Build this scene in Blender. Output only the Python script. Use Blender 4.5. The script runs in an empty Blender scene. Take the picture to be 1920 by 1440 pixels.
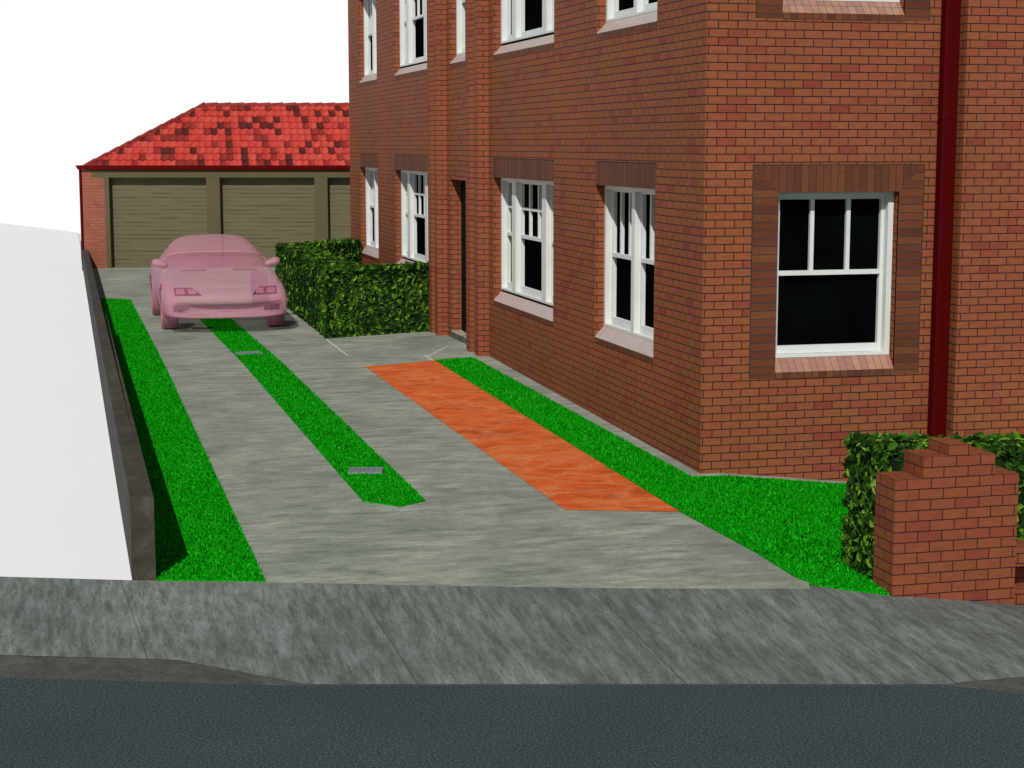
import bpy, bmesh, math, random
import numpy as np
from mathutils import Vector, Matrix
random.seed(7)
rng = np.random.default_rng(11)
C = bpy.context.scene.collection
R = math.radians

# ------------------------------------------------------------------ helpers
def link(o, parent=None):
    C.objects.link(o)
    if parent is not None:
        o.parent = parent
    return o

def tag(o, label=None, cat=None, group=None, kind=None):
    if label: o['label'] = label
    if cat: o['category'] = cat
    if group: o['group'] = group
    if kind: o['kind'] = kind
    return o

def empty(name, loc=(0, 0, 0), rz=0.0):
    o = bpy.data.objects.new(name, None)
    o.empty_display_size = 0.3
    o.location = loc
    o.rotation_euler = (0, 0, rz)
    return link(o)

class MB:
    """collects faces, then links them as one mesh object; UVs are laid out in metres"""
    def __init__(self):
        self.v = []; self.f = []; self.m = []
    def quad(self, *p, mi=0):
        n = len(self.v)
        self.v += [tuple(q) for q in p]
        self.f.append(tuple(range(n, n + len(p)))); self.m.append(mi)
    def box(self, a, b, mi=0, T=None):
        (x0, y0, z0), (x1, y1, z1) = a, b
        c = [(x0, y0, z0), (x1, y0, z0), (x1, y1, z0), (x0, y1, z0), (x0, y0, z1), (x1, y0, z1), (x1, y1, z1), (x0, y1, z1)]
        self.hexa(c, mi, T)
    def hexa(self, c, mi=0, T=None):
        if T: c = [T(*q) for q in c]
        n = len(self.v); self.v += [tuple(q) for q in c]
        for f in ((0, 3, 2, 1), (4, 5, 6, 7), (0, 1, 5, 4), (1, 2, 6, 5), (2, 3, 7, 6), (3, 0, 4, 7)):
            self.f.append(tuple(n + i for i in f)); self.m.append(mi)
    def prism(self, poly, z0, z1, mi=0):
        n = len(self.v); k = len(poly)
        zf0 = z0 if callable(z0) else (lambda x, y: z0)
        zf1 = z1 if callable(z1) else (lambda x, y: z1)
        self.v += [(x, y, zf0(x, y)) for x, y in poly] + [(x, y, zf1(x, y)) for x, y in poly]
        self.f.append(tuple(n + i for i in reversed(range(k)))); self.m.append(mi)
        self.f.append(tuple(n + k + i for i in range(k))); self.m.append(mi)
        for i in range(k):
            j = (i + 1) % k
            self.f.append((n + i, n + j, n + k + j, n + k + i)); self.m.append(mi)
    def build(self, name, mats, parent=None, closed=True, smooth=False, bevel=0.0, uvoff=(0, 0), weld=False):
        me = bpy.data.meshes.new(name)
        me.from_pydata(self.v, [], self.f)
        mats = mats if isinstance(mats, (list, tuple)) else [mats]
        for m in mats: me.materials.append(m)
        me.polygons.foreach_set('material_index', self.m)
        if closed or weld:
            bm = bmesh.new(); bm.from_mesh(me)
            if weld: bmesh.ops.remove_doubles(bm, verts=bm.verts, dist=1e-5)
            bmesh.ops.recalc_face_normals(bm, faces=bm.faces)
            bm.to_mesh(me); bm.free()
        box_uv(me, uvoff)
        if smooth: me.polygons.foreach_set('use_smooth', [True] * len(me.polygons))
        o = bpy.data.objects.new(name, me)
        link(o, parent)
        if bevel:
            md = o.modifiers.new('bevel', 'BEVEL'); md.width = bevel; md.segments = 2; md.limit_method = 'ANGLE'
            md.harden_normals = False
        return o

def box_uv(me, off=(0, 0)):
    uv = me.uv_layers.new(name='UVMap')
    Z = Vector((0, 0, 1))
    for p in me.polygons:
        n = p.normal
        if abs(n.z) > 0.93:
            t, w = Vector((1, 0, 0)), Vector((0, 1, 0))
        else:
            t = Z.cross(n)
            if t.length < 1e-6: t = Vector((1, 0, 0))
            t.normalize()
            if abs(n.z) > 0.05: w = n.cross(t)
            else: w = Z
        for li in p.loop_indices:
            co = me.vertices[me.loops[li].vertex_index].co
            uv.data[li].uv = (co.dot(t) + off[0], co.dot(w) + off[1])

# ------------------------------------------------------------------ materials
def new_mat(name):
    m = bpy.data.materials.new(name); m.use_nodes = True
    nt = m.node_tree; b = nt.nodes['Principled BSDF']
    return m, nt, nt.nodes, nt.links, b

def ramp(N, stops, interp='LINEAR'):
    r = N.new('ShaderNodeValToRGB'); cr = r.color_ramp; cr.interpolation = interp
    while len(cr.elements) < len(stops): cr.elements.new(0.5)
    for e, (p, c) in zip(cr.elements, stops):
        e.position = p; e.color = (*c, 1) if len(c) == 3 else c
    return r

def noise(N, L, vec, scale, detail=4, rough=0.55, dist=0.0):
    n = N.new('ShaderNodeTexNoise'); n.inputs['Scale'].default_value = scale
    n.inputs['Detail'].default_value = detail; n.inputs['Roughness'].default_value = rough
    n.inputs['Distortion'].default_value = dist
    L.new(vec, n.inputs['Vector']); return n

def mixc(N, L, a, b, fac, mode='MIX'):
    m = N.new('ShaderNodeMix'); m.data_type = 'RGBA'; m.blend_type = mode
    for sock, val in ((m.inputs[0], fac), (m.inputs[6], a), (m.inputs[7], b)):
        if isinstance(val, (int, float)): sock.default_value = val
        elif isinstance(val, tuple): sock.default_value = (*val, 1)
        else: L.new(val, sock)
    return m.outputs[2]

def mapping(N, L, src, scale=(1, 1, 1), rot=(0, 0, 0), loc=(0, 0, 0)):
    mp = N.new('ShaderNodeMapping')
    mp.inputs['Scale'].default_value = scale; mp.inputs['Rotation'].default_value = rot; mp.inputs['Location'].default_value = loc
    L.new(src, mp.inputs['Vector']); return mp.outputs[0]

def bump(N, L, h, b, strength=0.4, dist=0.01):
    bp = N.new('ShaderNodeBump'); bp.inputs['Strength'].default_value = strength; bp.inputs['Distance'].default_value = dist
    L.new(h, bp.inputs['Height']); L.new(bp.outputs[0], b.inputs['Normal']); return bp

def plain(name, col, rough=0.6, spec=0.3, var=0.12, scale=9.0):
    m, nt, N, L, b = new_mat(name)
    tc = N.new('ShaderNodeTexCoord')
    n = noise(N, L, tc.outputs['Object'], scale, 5)
    lo = tuple(c * (1 - var) for c in col); hi = tuple(min(1, c * (1 + var)) for c in col)
    r = ramp(N, [(0.3, lo), (0.7, hi)])
    L.new(n.outputs[0], r.inputs[0]); L.new(r.outputs[0], b.inputs['Base Color'])
    b.inputs['Roughness'].default_value = rough; b.inputs['Specular IOR Level'].default_value = spec
    return m

def brick_mat(name, cols, mortar, bw, rh, joint=0.0042, vertical=False, off=(0.0, 0.0), rough=0.62, spec=0.35, stain=True, offset=0.5):
    m, nt, N, L, b = new_mat(name)
    uvn = N.new('ShaderNodeUVMap'); uvn.uv_map = 'UVMap'
    vec = mapping(N, L, uvn.outputs[0], loc=(off[0], off[1], 0), rot=(0, 0, R(90) if vertical else 0))
    # a very slight waviness of the joints
    wob = noise(N, L, uvn.outputs[0], 6.0, 2)
    sub = N.new('ShaderNodeVectorMath'); sub.operation = 'SUBTRACT'; sub.inputs[1].default_value = (0.5, 0.5, 0.5)
    L.new(wob.outputs['Color'], sub.inputs[0])
    sc = N.new('ShaderNodeVectorMath'); sc.operation = 'SCALE'; sc.inputs['Scale'].default_value = 0.004
    L.new(sub.outputs[0], sc.inputs[0])
    add = N.new('ShaderNodeVectorMath'); add.operation = 'ADD'
    L.new(vec, add.inputs[0]); L.new(sc.outputs[0], add.inputs[1])
    bt = N.new('ShaderNodeTexBrick')
    bt.offset = offset; bt.offset_frequency = 2; bt.squash = 1
    bt.inputs['Color1'].default_value = (0, 0, 0, 1); bt.inputs['Color2'].default_value = (1, 1, 1, 1)
    bt.inputs['Mortar'].default_value = (0.5, 0.5, 0.5, 1)
    bt.inputs['Scale'].default_value = 1.0
    bt.inputs['Mortar Size'].default_value = joint
    bt.inputs['Mortar Smooth'].default_value = 0.15
    bt.inputs['Bias'].default_value = 0.0
    bt.inputs['Brick Width'].default_value = bw
    bt.inputs['Row Height'].default_value = rh
    L.new(add.outputs[0], bt.inputs['Vector'])
    rp = ramp(N, cols, 'LINEAR'); L.new(bt.outputs['Color'], rp.inputs[0])
    col = rp.outputs[0]
    # mottling inside each brick, long thin drag marks along its length
    n1 = noise(N, L, mapping(N, L, uvn.outputs[0], scale=(9, 30, 1)), 1.0, 5)
    r1 = ramp(N, [(0.3, (0.82, 0.82, 0.82)), (0.7, (1.12, 1.12, 1.12))]); L.new(n1.outputs[0], r1.inputs[0])
    col = mixc(N, L, col, r1.outputs[0], 0.8, 'MULTIPLY')
    if stain:
        n2 = noise(N, L, uvn.outputs[0], 5.5, 6, 0.65)
        r2 = ramp(N, [(0.62, (0, 0, 0)), (0.74, (1, 1, 1))]); L.new(n2.outputs[0], r2.inputs[0])
        mul = N.new('ShaderNodeMath'); mul.operation = 'MULTIPLY'; mul.inputs[1].default_value = 0.45
        L.new(r2.outputs[0], mul.inputs[0])
        col = mixc(N, L, col, (0.11, 0.045, 0.035), mul.outputs[0])
        n3 = noise(N, L, uvn.outputs[0], 0.5, 3)
        r3 = ramp(N, [(0.3, (0.9, 0.9, 0.9)), (0.7, (1.07, 1.05, 1.03))]); L.new(n3.outputs[0], r3.inputs[0])
        col = mixc(N, L, col, r3.outputs[0], 1.0, 'MULTIPLY')
    col = mixc(N, L, col, mortar, bt.outputs['Fac'])
    L.new(col, b.inputs['Base Color'])
    b.inputs['Roughness'].default_value = rough; b.inputs['Specular IOR Level'].default_value = spec
    inv = N.new('ShaderNodeMath'); inv.operation = 'SUBTRACT'; inv.inputs[0].default_value = 1.0
    L.new(bt.outputs['Fac'], inv.inputs[1])
    nb = noise(N, L, uvn.outputs[0], 60, 4)
    ad = N.new('ShaderNodeMath'); ad.operation = 'MULTIPLY_ADD'; ad.inputs[1].default_value = 0.25
    L.new(nb.outputs[0], ad.inputs[0]); L.new(inv.outputs[0], ad.inputs[2])
    bump(N, L, ad.outputs[0], b, 0.35, 0.004)
    return m

M = {}
BR = [(0.0, (0.236, 0.075, 0.031)), (0.46, (0.254, 0.081, 0.034)), (0.80, (0.252, 0.072, 0.033)), (0.92, (0.238, 0.059, 0.033)), (1.0, (0.208, 0.047, 0.030))]
M['brick'] = brick_mat('face_brick', BR, (0.020, 0.012, 0.011), 0.1895, 0.0763, joint=0.0052, off=(-0.02, -0.036), spec=0.12, rough=0.7)
M['pier_brick'] = brick_mat('pier_brick', [(0.0, (0.218, 0.066, 0.028)), (0.5, (0.235, 0.070, 0.030)), (0.85, (0.225, 0.056, 0.029)), (1, (0.195, 0.044, 0.027))],
                            (0.022, 0.011, 0.012), 0.1895, 0.0763, off=(-0.10, -0.003), spec=0.12)
M['garage_brick'] = brick_mat('garage_brick', [(0.0, (0.26, 0.095, 0.055)), (0.5, (0.29, 0.10, 0.062)), (1, (0.25, 0.072, 0.058))],
                              (0.09, 0.04, 0.035), 0.19, 0.0763, joint=0.003, spec=0.1)
SO = [(0.0, (0.105, 0.034, 0.017)), (0.3, (0.142, 0.045, 0.020)), (0.6, (0.160, 0.056, 0.022)), (0.8, (0.128, 0.039, 0.021)), (1.0, (0.098, 0.030, 0.018))]
M['soldier'] = brick_mat('soldier_brick', SO, (0.022, 0.034, 0.034), 0.30, 0.075, joint=0.0042, spec=0.12, vertical=True, offset=0.0, off=(0.13, 0.0))
M['soldier_side'] = brick_mat('soldier_brick_side', SO, (0.022, 0.034, 0.034), 0.30, 0.0763, joint=0.0042, spec=0.12, offset=0.0, off=(0.13, -0.036))
SI = [(0.0, (0.30, 0.14, 0.10)), (0.4, (0.36, 0.17, 0.12)), (0.7, (0.38, 0.20, 0.13)), (1.0, (0.29, 0.15, 0.12))]  # soldier brick lightened: sunlight on the sloping top put into the colour
M['sill_brick_sunlit'] = brick_mat('sill_brick_sunlit', SI, (0.07, 0.105, 0.115), 3.0, 0.075, joint=0.004, vertical=True, offset=0.0, off=(0.13, 0.0), rough=0.4, spec=0.5, stain=False)
M['sill_sheen'] = brick_mat('sill_brick_sheen', [(0.0, (0.44, 0.36, 0.335)), (0.5, (0.47, 0.385, 0.355)), (1.0, (0.45, 0.38, 0.36))], (0.42, 0.36, 0.34),
                           3.0, 0.075, joint=0.0025, vertical=True, offset=0.0, rough=0.35, spec=0.5, stain=False)  # strong light and sky sheen on the sill painted as a pale base
M['white'] = plain('white_paint', (0.60, 0.625, 0.60), 0.6, 0.2, 0.05, 5)
M['shade_pane'] = plain('room_shade', (0.0016, 0.0024, 0.0018), 0.9, 0.0, 0.5, 1.6)  # near-black sheet: darkness of the room behind put into the colour
M['slot_shade'] = plain('gap_shade', (0.01, 0.009, 0.008), 0.9, 0.0)  # shade in the gap under the frame, painted as a dark strip
M['door'] = plain('black_door_paint', (0.005, 0.0062, 0.007), 0.7, 0.04)
M['darkred'] = plain('dark_red_paint', (0.058, 0.0008, 0.0006), 0.5, 0.06, 0.08, 4)
M['gutterred'] = plain('red_gutter_paint', (0.125, 0.0020, 0.0015), 0.5, 0.08, 0.08, 4)
M['olive'] = plain('olive_paint', (0.096, 0.081, 0.041), 0.7, 0.1, 0.06, 2)
M['steel'] = plain('galvanised_steel', (0.20, 0.20, 0.235), 0.5, 0.3, 0.35, 30)
M['black'] = plain('drain_dark', (0.012, 0.011, 0.012), 0.9, 0.1)
M['roofcap'] = plain('ridge_terracotta', (0.22, 0.024, 0.020), 0.7, 0.15, 0.25, 5)
M['slab'] = plain('roof_slab', (0.25, 0.24, 0.23), 0.8, 0.2)

def shutter():
    m, nt, N, L, b = new_mat('olive_roller_door')
    tc = N.new('ShaderNodeTexCoord'); src = tc.outputs['Object']
    n = noise(N, L, mapping(N, L, src, scale=(1.2, 1, 26)), 1.0, 5, 0.6)
    r = ramp(N, [(0.30, (0.106, 0.095, 0.050)), (0.70, (0.134, 0.122, 0.068))]); L.new(n.outputs[0], r.inputs[0])
    sx = N.new('ShaderNodeSeparateXYZ'); L.new(src, sx.inputs[0])
    def mth(op, a, bb, c=None):
        k = N.new('ShaderNodeMath'); k.operation = op
        for q, val in enumerate((a, bb, c)):
            if val is None: continue
            if isinstance(val, (int, float)): k.inputs[q].default_value = val
            else: L.new(val, k.inputs[q])
        return k.outputs[0]
    row = mth('DIVIDE', sx.outputs[2], 0.1)
    fr = mth('FRACT', row, 0)
    ln = mth('LESS_THAN', mth('PINGPONG', fr, 0.5), 0.075)          # the slit between two slats
    cb = N.new('ShaderNodeCombineXYZ'); L.new(mth('MULTIPLY', sx.outputs[0], 0.75), cb.inputs[0]); L.new(mth('MULTIPLY', mth('ROUND', row, 0), 3.7), cb.inputs[1])
    n2 = noise(N, L, cb.outputs[0], 1.6, 2)
    r2 = ramp(N, [(0.42, (0, 0, 0)), (0.62, (1, 1, 1))]); L.new(n2.outputs[0], r2.inputs[0])
    f = mth('MULTIPLY', ln, r2.outputs[0])
    c = mixc(N, L, r.outputs[0], (0.022, 0.020, 0.010), mth('MULTIPLY', f, 0.85))
    L.new(c, b.inputs['Base Color'])
    b.inputs['Roughness'].default_value = 0.7; b.inputs['Specular IOR Level'].default_value = 0.1
    return m
M['shutter'] = shutter()

def concrete(name, cols, stretch, rot, scale, dark, bumpd=0.004, joints=None, dist=0.5, amt=0.55, fleck=3.0):
    m, nt, N, L, b = new_mat(name)
    tc = N.new('ShaderNodeTexCoord')
    src = tc.outputs['Object']
    v = mapping(N, L, src, scale=stretch, rot=(0, 0, rot))
    n = noise(N, L, v, scale, 12, 0.72, dist)
    r = ramp(N, cols); L.new(n.outputs[0], r.inputs[0])
    col = r.outputs[0]
    if joints:
        sl_ = N.new('ShaderNodeSeparateXYZ'); L.new(src, sl_.inputs[0])
        ml_ = N.new('ShaderNodeMapRange'); ml_.interpolation_type = 'SMOOTHSTEP'
        for q, val in (('From Min', -5.0), ('From Max', -3.7), ('To Min', 1.22), ('To Max', 0.98)): ml_.inputs[q].default_value = val
        L.new(sl_.outputs[0], ml_.inputs[0])
        cl_ = N.new('ShaderNodeCombineXYZ')
        for q in range(3): L.new(ml_.outputs[0], cl_.inputs[q])
        col = mixc(N, L, col, cl_.outputs[0], 1.0, 'MULTIPLY')      # paler towards the left end
    nb = noise(N, L, src, 0.8, 5, 0.6)
    rb = ramp(N, [(0.36, (0.80, 0.81, 0.80)), (0.5, (0.98, 0.98, 0.97)), (0.64, (1.12, 1.12, 1.09))]); L.new(nb.outputs[0], rb.inputs[0])
    col = mixc(N, L, col, rb.outputs[0], 1.0, 'MULTIPLY')
    v2 = mapping(N, L, src, scale=tuple(s * 1.7 for s in stretch), rot=(0, 0, rot), loc=(3, 1, 0))
    n2 = noise(N, L, v2, scale * 1.9, 8, 0.7, dist)
    r2 = ramp(N, [(0.555, (0, 0, 0)), (0.60, (0.75, 0.75, 0.75)), (0.72, (1, 1, 1))]); L.new(n2.outputs[0], r2.inputs[0])
    ml = N.new('ShaderNodeMath'); ml.operation = 'MULTIPLY'; ml.inputs[1].default_value = amt
    L.new(r2.outputs[0], ml.inputs[0])
    col = mixc(N, L, col, dark, ml.outputs[0])
    # short crisp drag marks and pits
    v3 = mapping(N, L, src, scale=tuple(q * fleck for q in stretch), rot=(0, 0, rot), loc=(7, 2, 0))
    n5 = noise(N, L, v3, scale * 2.2, 6, 0.75, 0.2)
    r5 = ramp(N, [(0.60, (0, 0, 0)), (0.635, (1, 1, 1))]); L.new(n5.outputs[0], r5.inputs[0])
    m5 = N.new('ShaderNodeMath'); m5.operation = 'MULTIPLY'; m5.inputs[1].default_value = 0.6; L.new(r5.outputs[0], m5.inputs[0])
    col = mixc(N, L, col, dark, m5.outputs[0])
    r6 = ramp(N, [(0.36, (1, 1, 1)), (0.40, (0, 0, 0))]); L.new(n5.outputs[0], r6.inputs[0])
    m6 = N.new('ShaderNodeMath'); m6.operation = 'MULTIPLY'; m6.inputs[1].default_value = 0.35; L.new(r6.outputs[0], m6.inputs[0])
    col = mixc(N, L, col, cols[-1][1], m6.outputs[0])
    n4 = noise(N, L, src, 90, 3, 0.6)
    r4 = ramp(N, [(0.38, (0.84, 0.84, 0.84)), (0.62, (1.14, 1.14, 1.14))]); L.new(n4.outputs[0], r4.inputs[0])
    col = mixc(N, L, col, r4.outputs[0], 1.0, 'MULTIPLY')
    if joints:
        sx = N.new('ShaderNodeSeparateXYZ'); L.new(src, sx.inputs[0])
        a = N.new('ShaderNodeMath'); a.operation = 'MULTIPLY_ADD'; a.inputs[1].default_value = 0.06; L.new(sx.outputs[1], a.inputs[0])
        a2 = N.new('ShaderNodeMath'); a2.operation = 'ADD'; a2.inputs[1].default_value = joints[1]; L.new(sx.outputs[0], a2.inputs[0])
        L.new(a2.outputs[0], a.inputs[2])
        mo = N.new('ShaderNodeMath'); mo.operation = 'PINGPONG'; mo.inputs[1].default_value = joints[0] / 2
        L.new(a.outputs[0], mo.inputs[0])
        lt = N.new('ShaderNodeMath'); lt.operation = 'LESS_THAN'; lt.inputs[1].default_value = 0.006
        L.new(mo.outputs[0], lt.inputs[0])
        fm = N.new('ShaderNodeMath'); fm.operation = 'MULTIPLY'; fm.inputs[1].default_value = 0.45
        L.new(lt.outputs[0], fm.inputs[0])
        col = mixc(N, L, col, tuple(c * 0.4 for c in dark), fm.outputs[0])
    L.new(col, b.inputs['Base Color'])
    b.inputs['Roughness'].default_value = 0.85; b.inputs['Specular IOR Level'].default_value = 0.25
    bump(N, L, n2.outputs[0], b, 0.3, bumpd)
    return m
M['drive'] = concrete('driveway_concrete', [(0.36, (0.150, 0.167, 0.140)), (0.46, (0.218, 0.240, 0.200)), (0.55, (0.262, 0.285, 0.237)), (0.66, (0.345, 0.365, 0.305))],
                      (0.95, 2.9, 1), R(14.5), 2.2, (0.100, 0.112, 0.090), dist=0.45, amt=0.5, fleck=3.2)
M['foot'] = concrete('footpath_concrete', [(0.36, (0.074, 0.081, 0.072)), (0.47, (0.110, 0.122, 0.111)), (0.55, (0.135, 0.154, 0.143)), (0.66, (0.180, 0.212, 0.198))],
                     (7.5, 1.2, 1), R(-5), 2.0, (0.058, 0.062, 0.054), joints=(1.6, 2.42), dist=0.10, amt=0.7)
M['kerb'] = concrete('kerb_concrete', [(0.28, (0.036, 0.038, 0.034)), (0.5, (0.054, 0.056, 0.050)), (0.72, (0.078, 0.08, 0.073))],
                     (0.8, 0.8, 3.0), R(0), 4.0, (0.026, 0.026, 0.023))
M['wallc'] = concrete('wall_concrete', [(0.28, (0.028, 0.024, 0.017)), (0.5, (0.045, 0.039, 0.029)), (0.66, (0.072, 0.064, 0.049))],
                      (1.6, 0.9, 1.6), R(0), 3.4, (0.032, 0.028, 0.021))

def asphalt():
    m, nt, N, L, b = new_mat('asphalt')
    tc = N.new('ShaderNodeTexCoord')
    n = noise(N, L, tc.outputs['Object'], 64, 3, 0.85)
    r = ramp(N, [(0.34, (0.010, 0.017, 0.019)), (0.5, (0.034, 0.050, 0.052)), (0.66, (0.092, 0.118, 0.118))]); L.new(n.outputs[0], r.inputs[0])
    n2 = noise(N, L, tc.outputs['Object'], 1.1, 4)
    r2 = ramp(N, [(0.3, (0.9, 0.92, 0.95)), (0.7, (1.08, 1.08, 1.08))]); L.new(n2.outputs[0], r2.inputs[0])
    c = mixc(N, L, r.outputs[0], r2.outputs[0], 1.0, 'MULTIPLY')
    L.new(c, b.inputs['Base Color']); b.inputs['Roughness'].default_value = 0.9; b.inputs['Specular IOR Level'].default_value = 0.2
    bump(N, L, n.outputs[0], b, 0.5, 0.004)
    return m
M['asphalt'] = asphalt()

def orange_paving():
    m, nt, N, L, b = new_mat('orange_paving')
    tc = N.new('ShaderNodeTexCoord'); src = tc.outputs['Object']
    # irregular rippled drag marks
    wn = noise(N, L, src, 1.3, 3)
    ws = N.new('ShaderNodeVectorMath'); ws.operation = 'SCALE'; ws.inputs['Scale'].default_value = 0.9; L.new(wn.outputs['Color'], ws.inputs[0])
    wa = N.new('ShaderNodeVectorMath'); wa.operation = 'ADD'; L.new(src, wa.inputs[0]); L.new(ws.outputs[0], wa.inputs[1])
    w = noise(N, L, mapping(N, L, wa.outputs[0], rot=(0, 0, R(24)), scale=(0.9, 2.7, 1)), 1.9, 6, 0.6, 0.6)
    r = ramp(N, [(0.36, (0.36, 0.068, 0.012)), (0.46, (0.55, 0.082, 0.009)), (0.53, (0.58, 0.096, 0.011)), (0.58, (0.52, 0.13, 0.034)), (0.63, (0.58, 0.10, 0.014)), (0.70, (0.56, 0.18, 0.065))])
    L.new(w.outputs[0], r.inputs[0])
    vf = N.new('ShaderNodeTexVoronoi'); vf.feature = 'DISTANCE_TO_EDGE'; vf.inputs['Scale'].default_value = 2.3
    L.new(mapping(N, L, wa.outputs[0], scale=(0.75, 1.5, 1), rot=(0, 0, R(18))), vf.inputs['Vector'])
    rf_ = ramp(N, [(0.0, (0.85, 0.85, 0.85)), (0.05, (0.35, 0.35, 0.35)), (0.22, (0, 0, 0))]); L.new(vf.outputs['Distance'], rf_.inputs[0])
    ng = noise(N, L, src, 3.0, 4); gg = N.new('ShaderNodeMath'); gg.operation = 'MULTIPLY'; L.new(ng.outputs[0], gg.inputs[0]); L.new(rf_.outputs[0], gg.inputs[1])
    n = noise(N, L, mapping(N, L, src, scale=(1, 1.6, 1)), 14, 6, 0.7)
    r2 = ramp(N, [(0.3, (0.78, 0.74, 0.7)), (0.7, (1.12, 1.12, 1.15))]); L.new(n.outputs[0], r2.inputs[0])
    c = mixc(N, L, r.outputs[0], r2.outputs[0], 1.0, 'MULTIPLY')
    c = mixc(N, L, c, (0.60, 0.24, 0.10), gg.outputs[0])
    vo = N.new('ShaderNodeTexVoronoi'); vo.inputs['Scale'].default_value = 7.5; L.new(src, vo.inputs['Vector'])
    lt = ramp(N, [(0.045, (1, 1, 1)), (0.085, (0, 0, 0))]); L.new(vo.outputs['Distance'], lt.inputs[0])
    n3 = noise(N, L, src, 2.2, 2); g = ramp(N, [(0.5, (0, 0, 0)), (0.56, (1, 1, 1))]); L.new(n3.outputs[0], g.inputs[0])
    f = N.new('ShaderNodeMath'); f.operation = 'MULTIPLY'; L.new(lt.outputs[0], f.inputs[0]); L.new(g.outputs[0], f.inputs[1])
    c = mixc(N, L, c, (0.72, 0.62, 0.52), f.outputs[0])
    L.new(c, b.inputs['Base Color']); b.inputs['Roughness'].default_value = 0.8; b.inputs['Specular IOR Level'].default_value = 0.25
    bump(N, L, n.outputs[0], b, 0.3, 0.004)
    return m
M['orange'] = orange_paving()

def foliage(name, cols, attr='tint', rough=0.5, spec=0.35, trans=0.25):
    m, nt, N, L, b = new_mat(name)
    at = N.new('ShaderNodeAttribute'); at.attribute_name = attr
    r = ramp(N, cols); L.new(at.outputs['Fac'], r.inputs[0])
    L.new(r.outputs[0], b.inputs['Base Color'])
    b.inputs['Roughness'].default_value = rough; b.inputs['Specular IOR Level'].default_value = spec
    if trans:
        tr = N.new('ShaderNodeBsdfTranslucent'); L.new(r.outputs[0], tr.inputs['Color'])
        mx = N.new('ShaderNodeMixShader'); mx.inputs[0].default_value = trans
        L.new(b.outputs[0], mx.inputs[1]); L.new(tr.outputs[0], mx.inputs[2])
        L.new(mx.outputs[0], N['Material Output'].inputs['Surface'])
    return m
M['leaf'] = foliage('hedge_leaf', [(0.0, (0.005, 0.020, 0.003)), (0.40, (0.018, 0.070, 0.005)), (0.68, (0.070, 0.19, 0.008)), (0.88, (0.17, 0.33, 0.016)), (1.0, (0.28, 0.40, 0.10))], rough=0.6, spec=0.15)
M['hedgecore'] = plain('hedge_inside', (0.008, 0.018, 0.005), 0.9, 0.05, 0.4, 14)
M['blade'] = foliage('grass_blade', [(0.0, (0.0006, 0.05, 0.0006)), (0.45, (0.0015, 0.33, 0.0015)), (0.8, (0.008, 0.62, 0.005)), (1.0, (0.04, 0.52, 0.02))], rough=0.8, spec=0.03, trans=0.3)

def turf():
    m, nt, N, L, b = new_mat('turf')
    tc = N.new('ShaderNodeTexCoord')
    n = noise(N, L, tc.outputs['Object'], 75, 3, 0.8)
    r = ramp(N, [(0.38, (0.0005, 0.035, 0.0005)), (0.5, (0.0015, 0.26, 0.0015)), (0.66, (0.008, 0.48, 0.005))]); L.new(n.outputs[0], r.inputs[0])
    L.new(r.outputs[0], b.inputs['Base Color']); b.inputs['Roughness'].default_value = 0.9; b.inputs['Specular IOR Level'].default_value = 0.05
    bump(N, L, n.outputs[0], b, 0.6, 0.01)
    return m
M['turf'] = turf()
M['thin_line'] = plain('pale_artefact_line', (0.75, 0.75, 0.72), 0.8, 0.1)
M['groundw'] = plain('pale_bare_ground', (0.815, 0.82, 0.83), 0.95, 0.0, 0.004, 0.3)

def pebble():
    m, nt, N, L, b = new_mat('pebble_finish')
    tc = N.new('ShaderNodeTexCoord')
    v = N.new('ShaderNodeTexVoronoi'); v.inputs['Scale'].default_value = 42; L.new(tc.outputs['Object'], v.inputs['Vector'])
    sx = N.new('ShaderNodeSeparateColor'); L.new(v.outputs['Color'], sx.inputs[0])
    r = ramp(N, [(0.0, (0.10, 0.075, 0.045)), (0.5, (0.33, 0.28, 0.19)), (1.0, (0.62, 0.58, 0.48))]); L.new(sx.outputs[0], r.inputs[0])
    L.new(r.outputs[0], b.inputs['Base Color']); b.inputs['Roughness'].default_value = 0.7
    bump(N, L, v.outputs['Distance'], b, 0.5, 0.01)
    return m
M['pebble'] = pebble()

def roof_tile():
    m, nt, N, L, b = new_mat('terracotta_tile')
    at = N.new('ShaderNodeAttribute'); at.attribute_name = 'tint'
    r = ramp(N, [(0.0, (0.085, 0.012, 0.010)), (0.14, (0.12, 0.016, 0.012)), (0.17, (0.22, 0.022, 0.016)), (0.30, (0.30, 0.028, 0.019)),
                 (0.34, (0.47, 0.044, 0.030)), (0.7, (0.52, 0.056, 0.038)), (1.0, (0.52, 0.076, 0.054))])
    L.new(at.outputs['Fac'], r.inputs[0])
    tc = N.new('ShaderNodeTexCoord')
    n = noise(N, L, mapping(N, L, tc.outputs['Object'], scale=(9, 1.5, 1.5)), 2.0, 5)
    r2 = ramp(N, [(0.3, (0.78, 0.74, 0.72)), (0.55, (1, 1, 1)), (0.75, (1.05, 1.25, 1.2))]); L.new(n.outputs[0], r2.inputs[0])
    c = mixc(N, L, r.outputs[0], r2.outputs[0], 1.0, 'MULTIPLY')
    L.new(c, b.inputs['Base Color']); b.inputs['Roughness'].default_value = 0.55; b.inputs['Specular IOR Level'].default_value = 0.35
    return m
M['tile'] = roof_tile()

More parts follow.
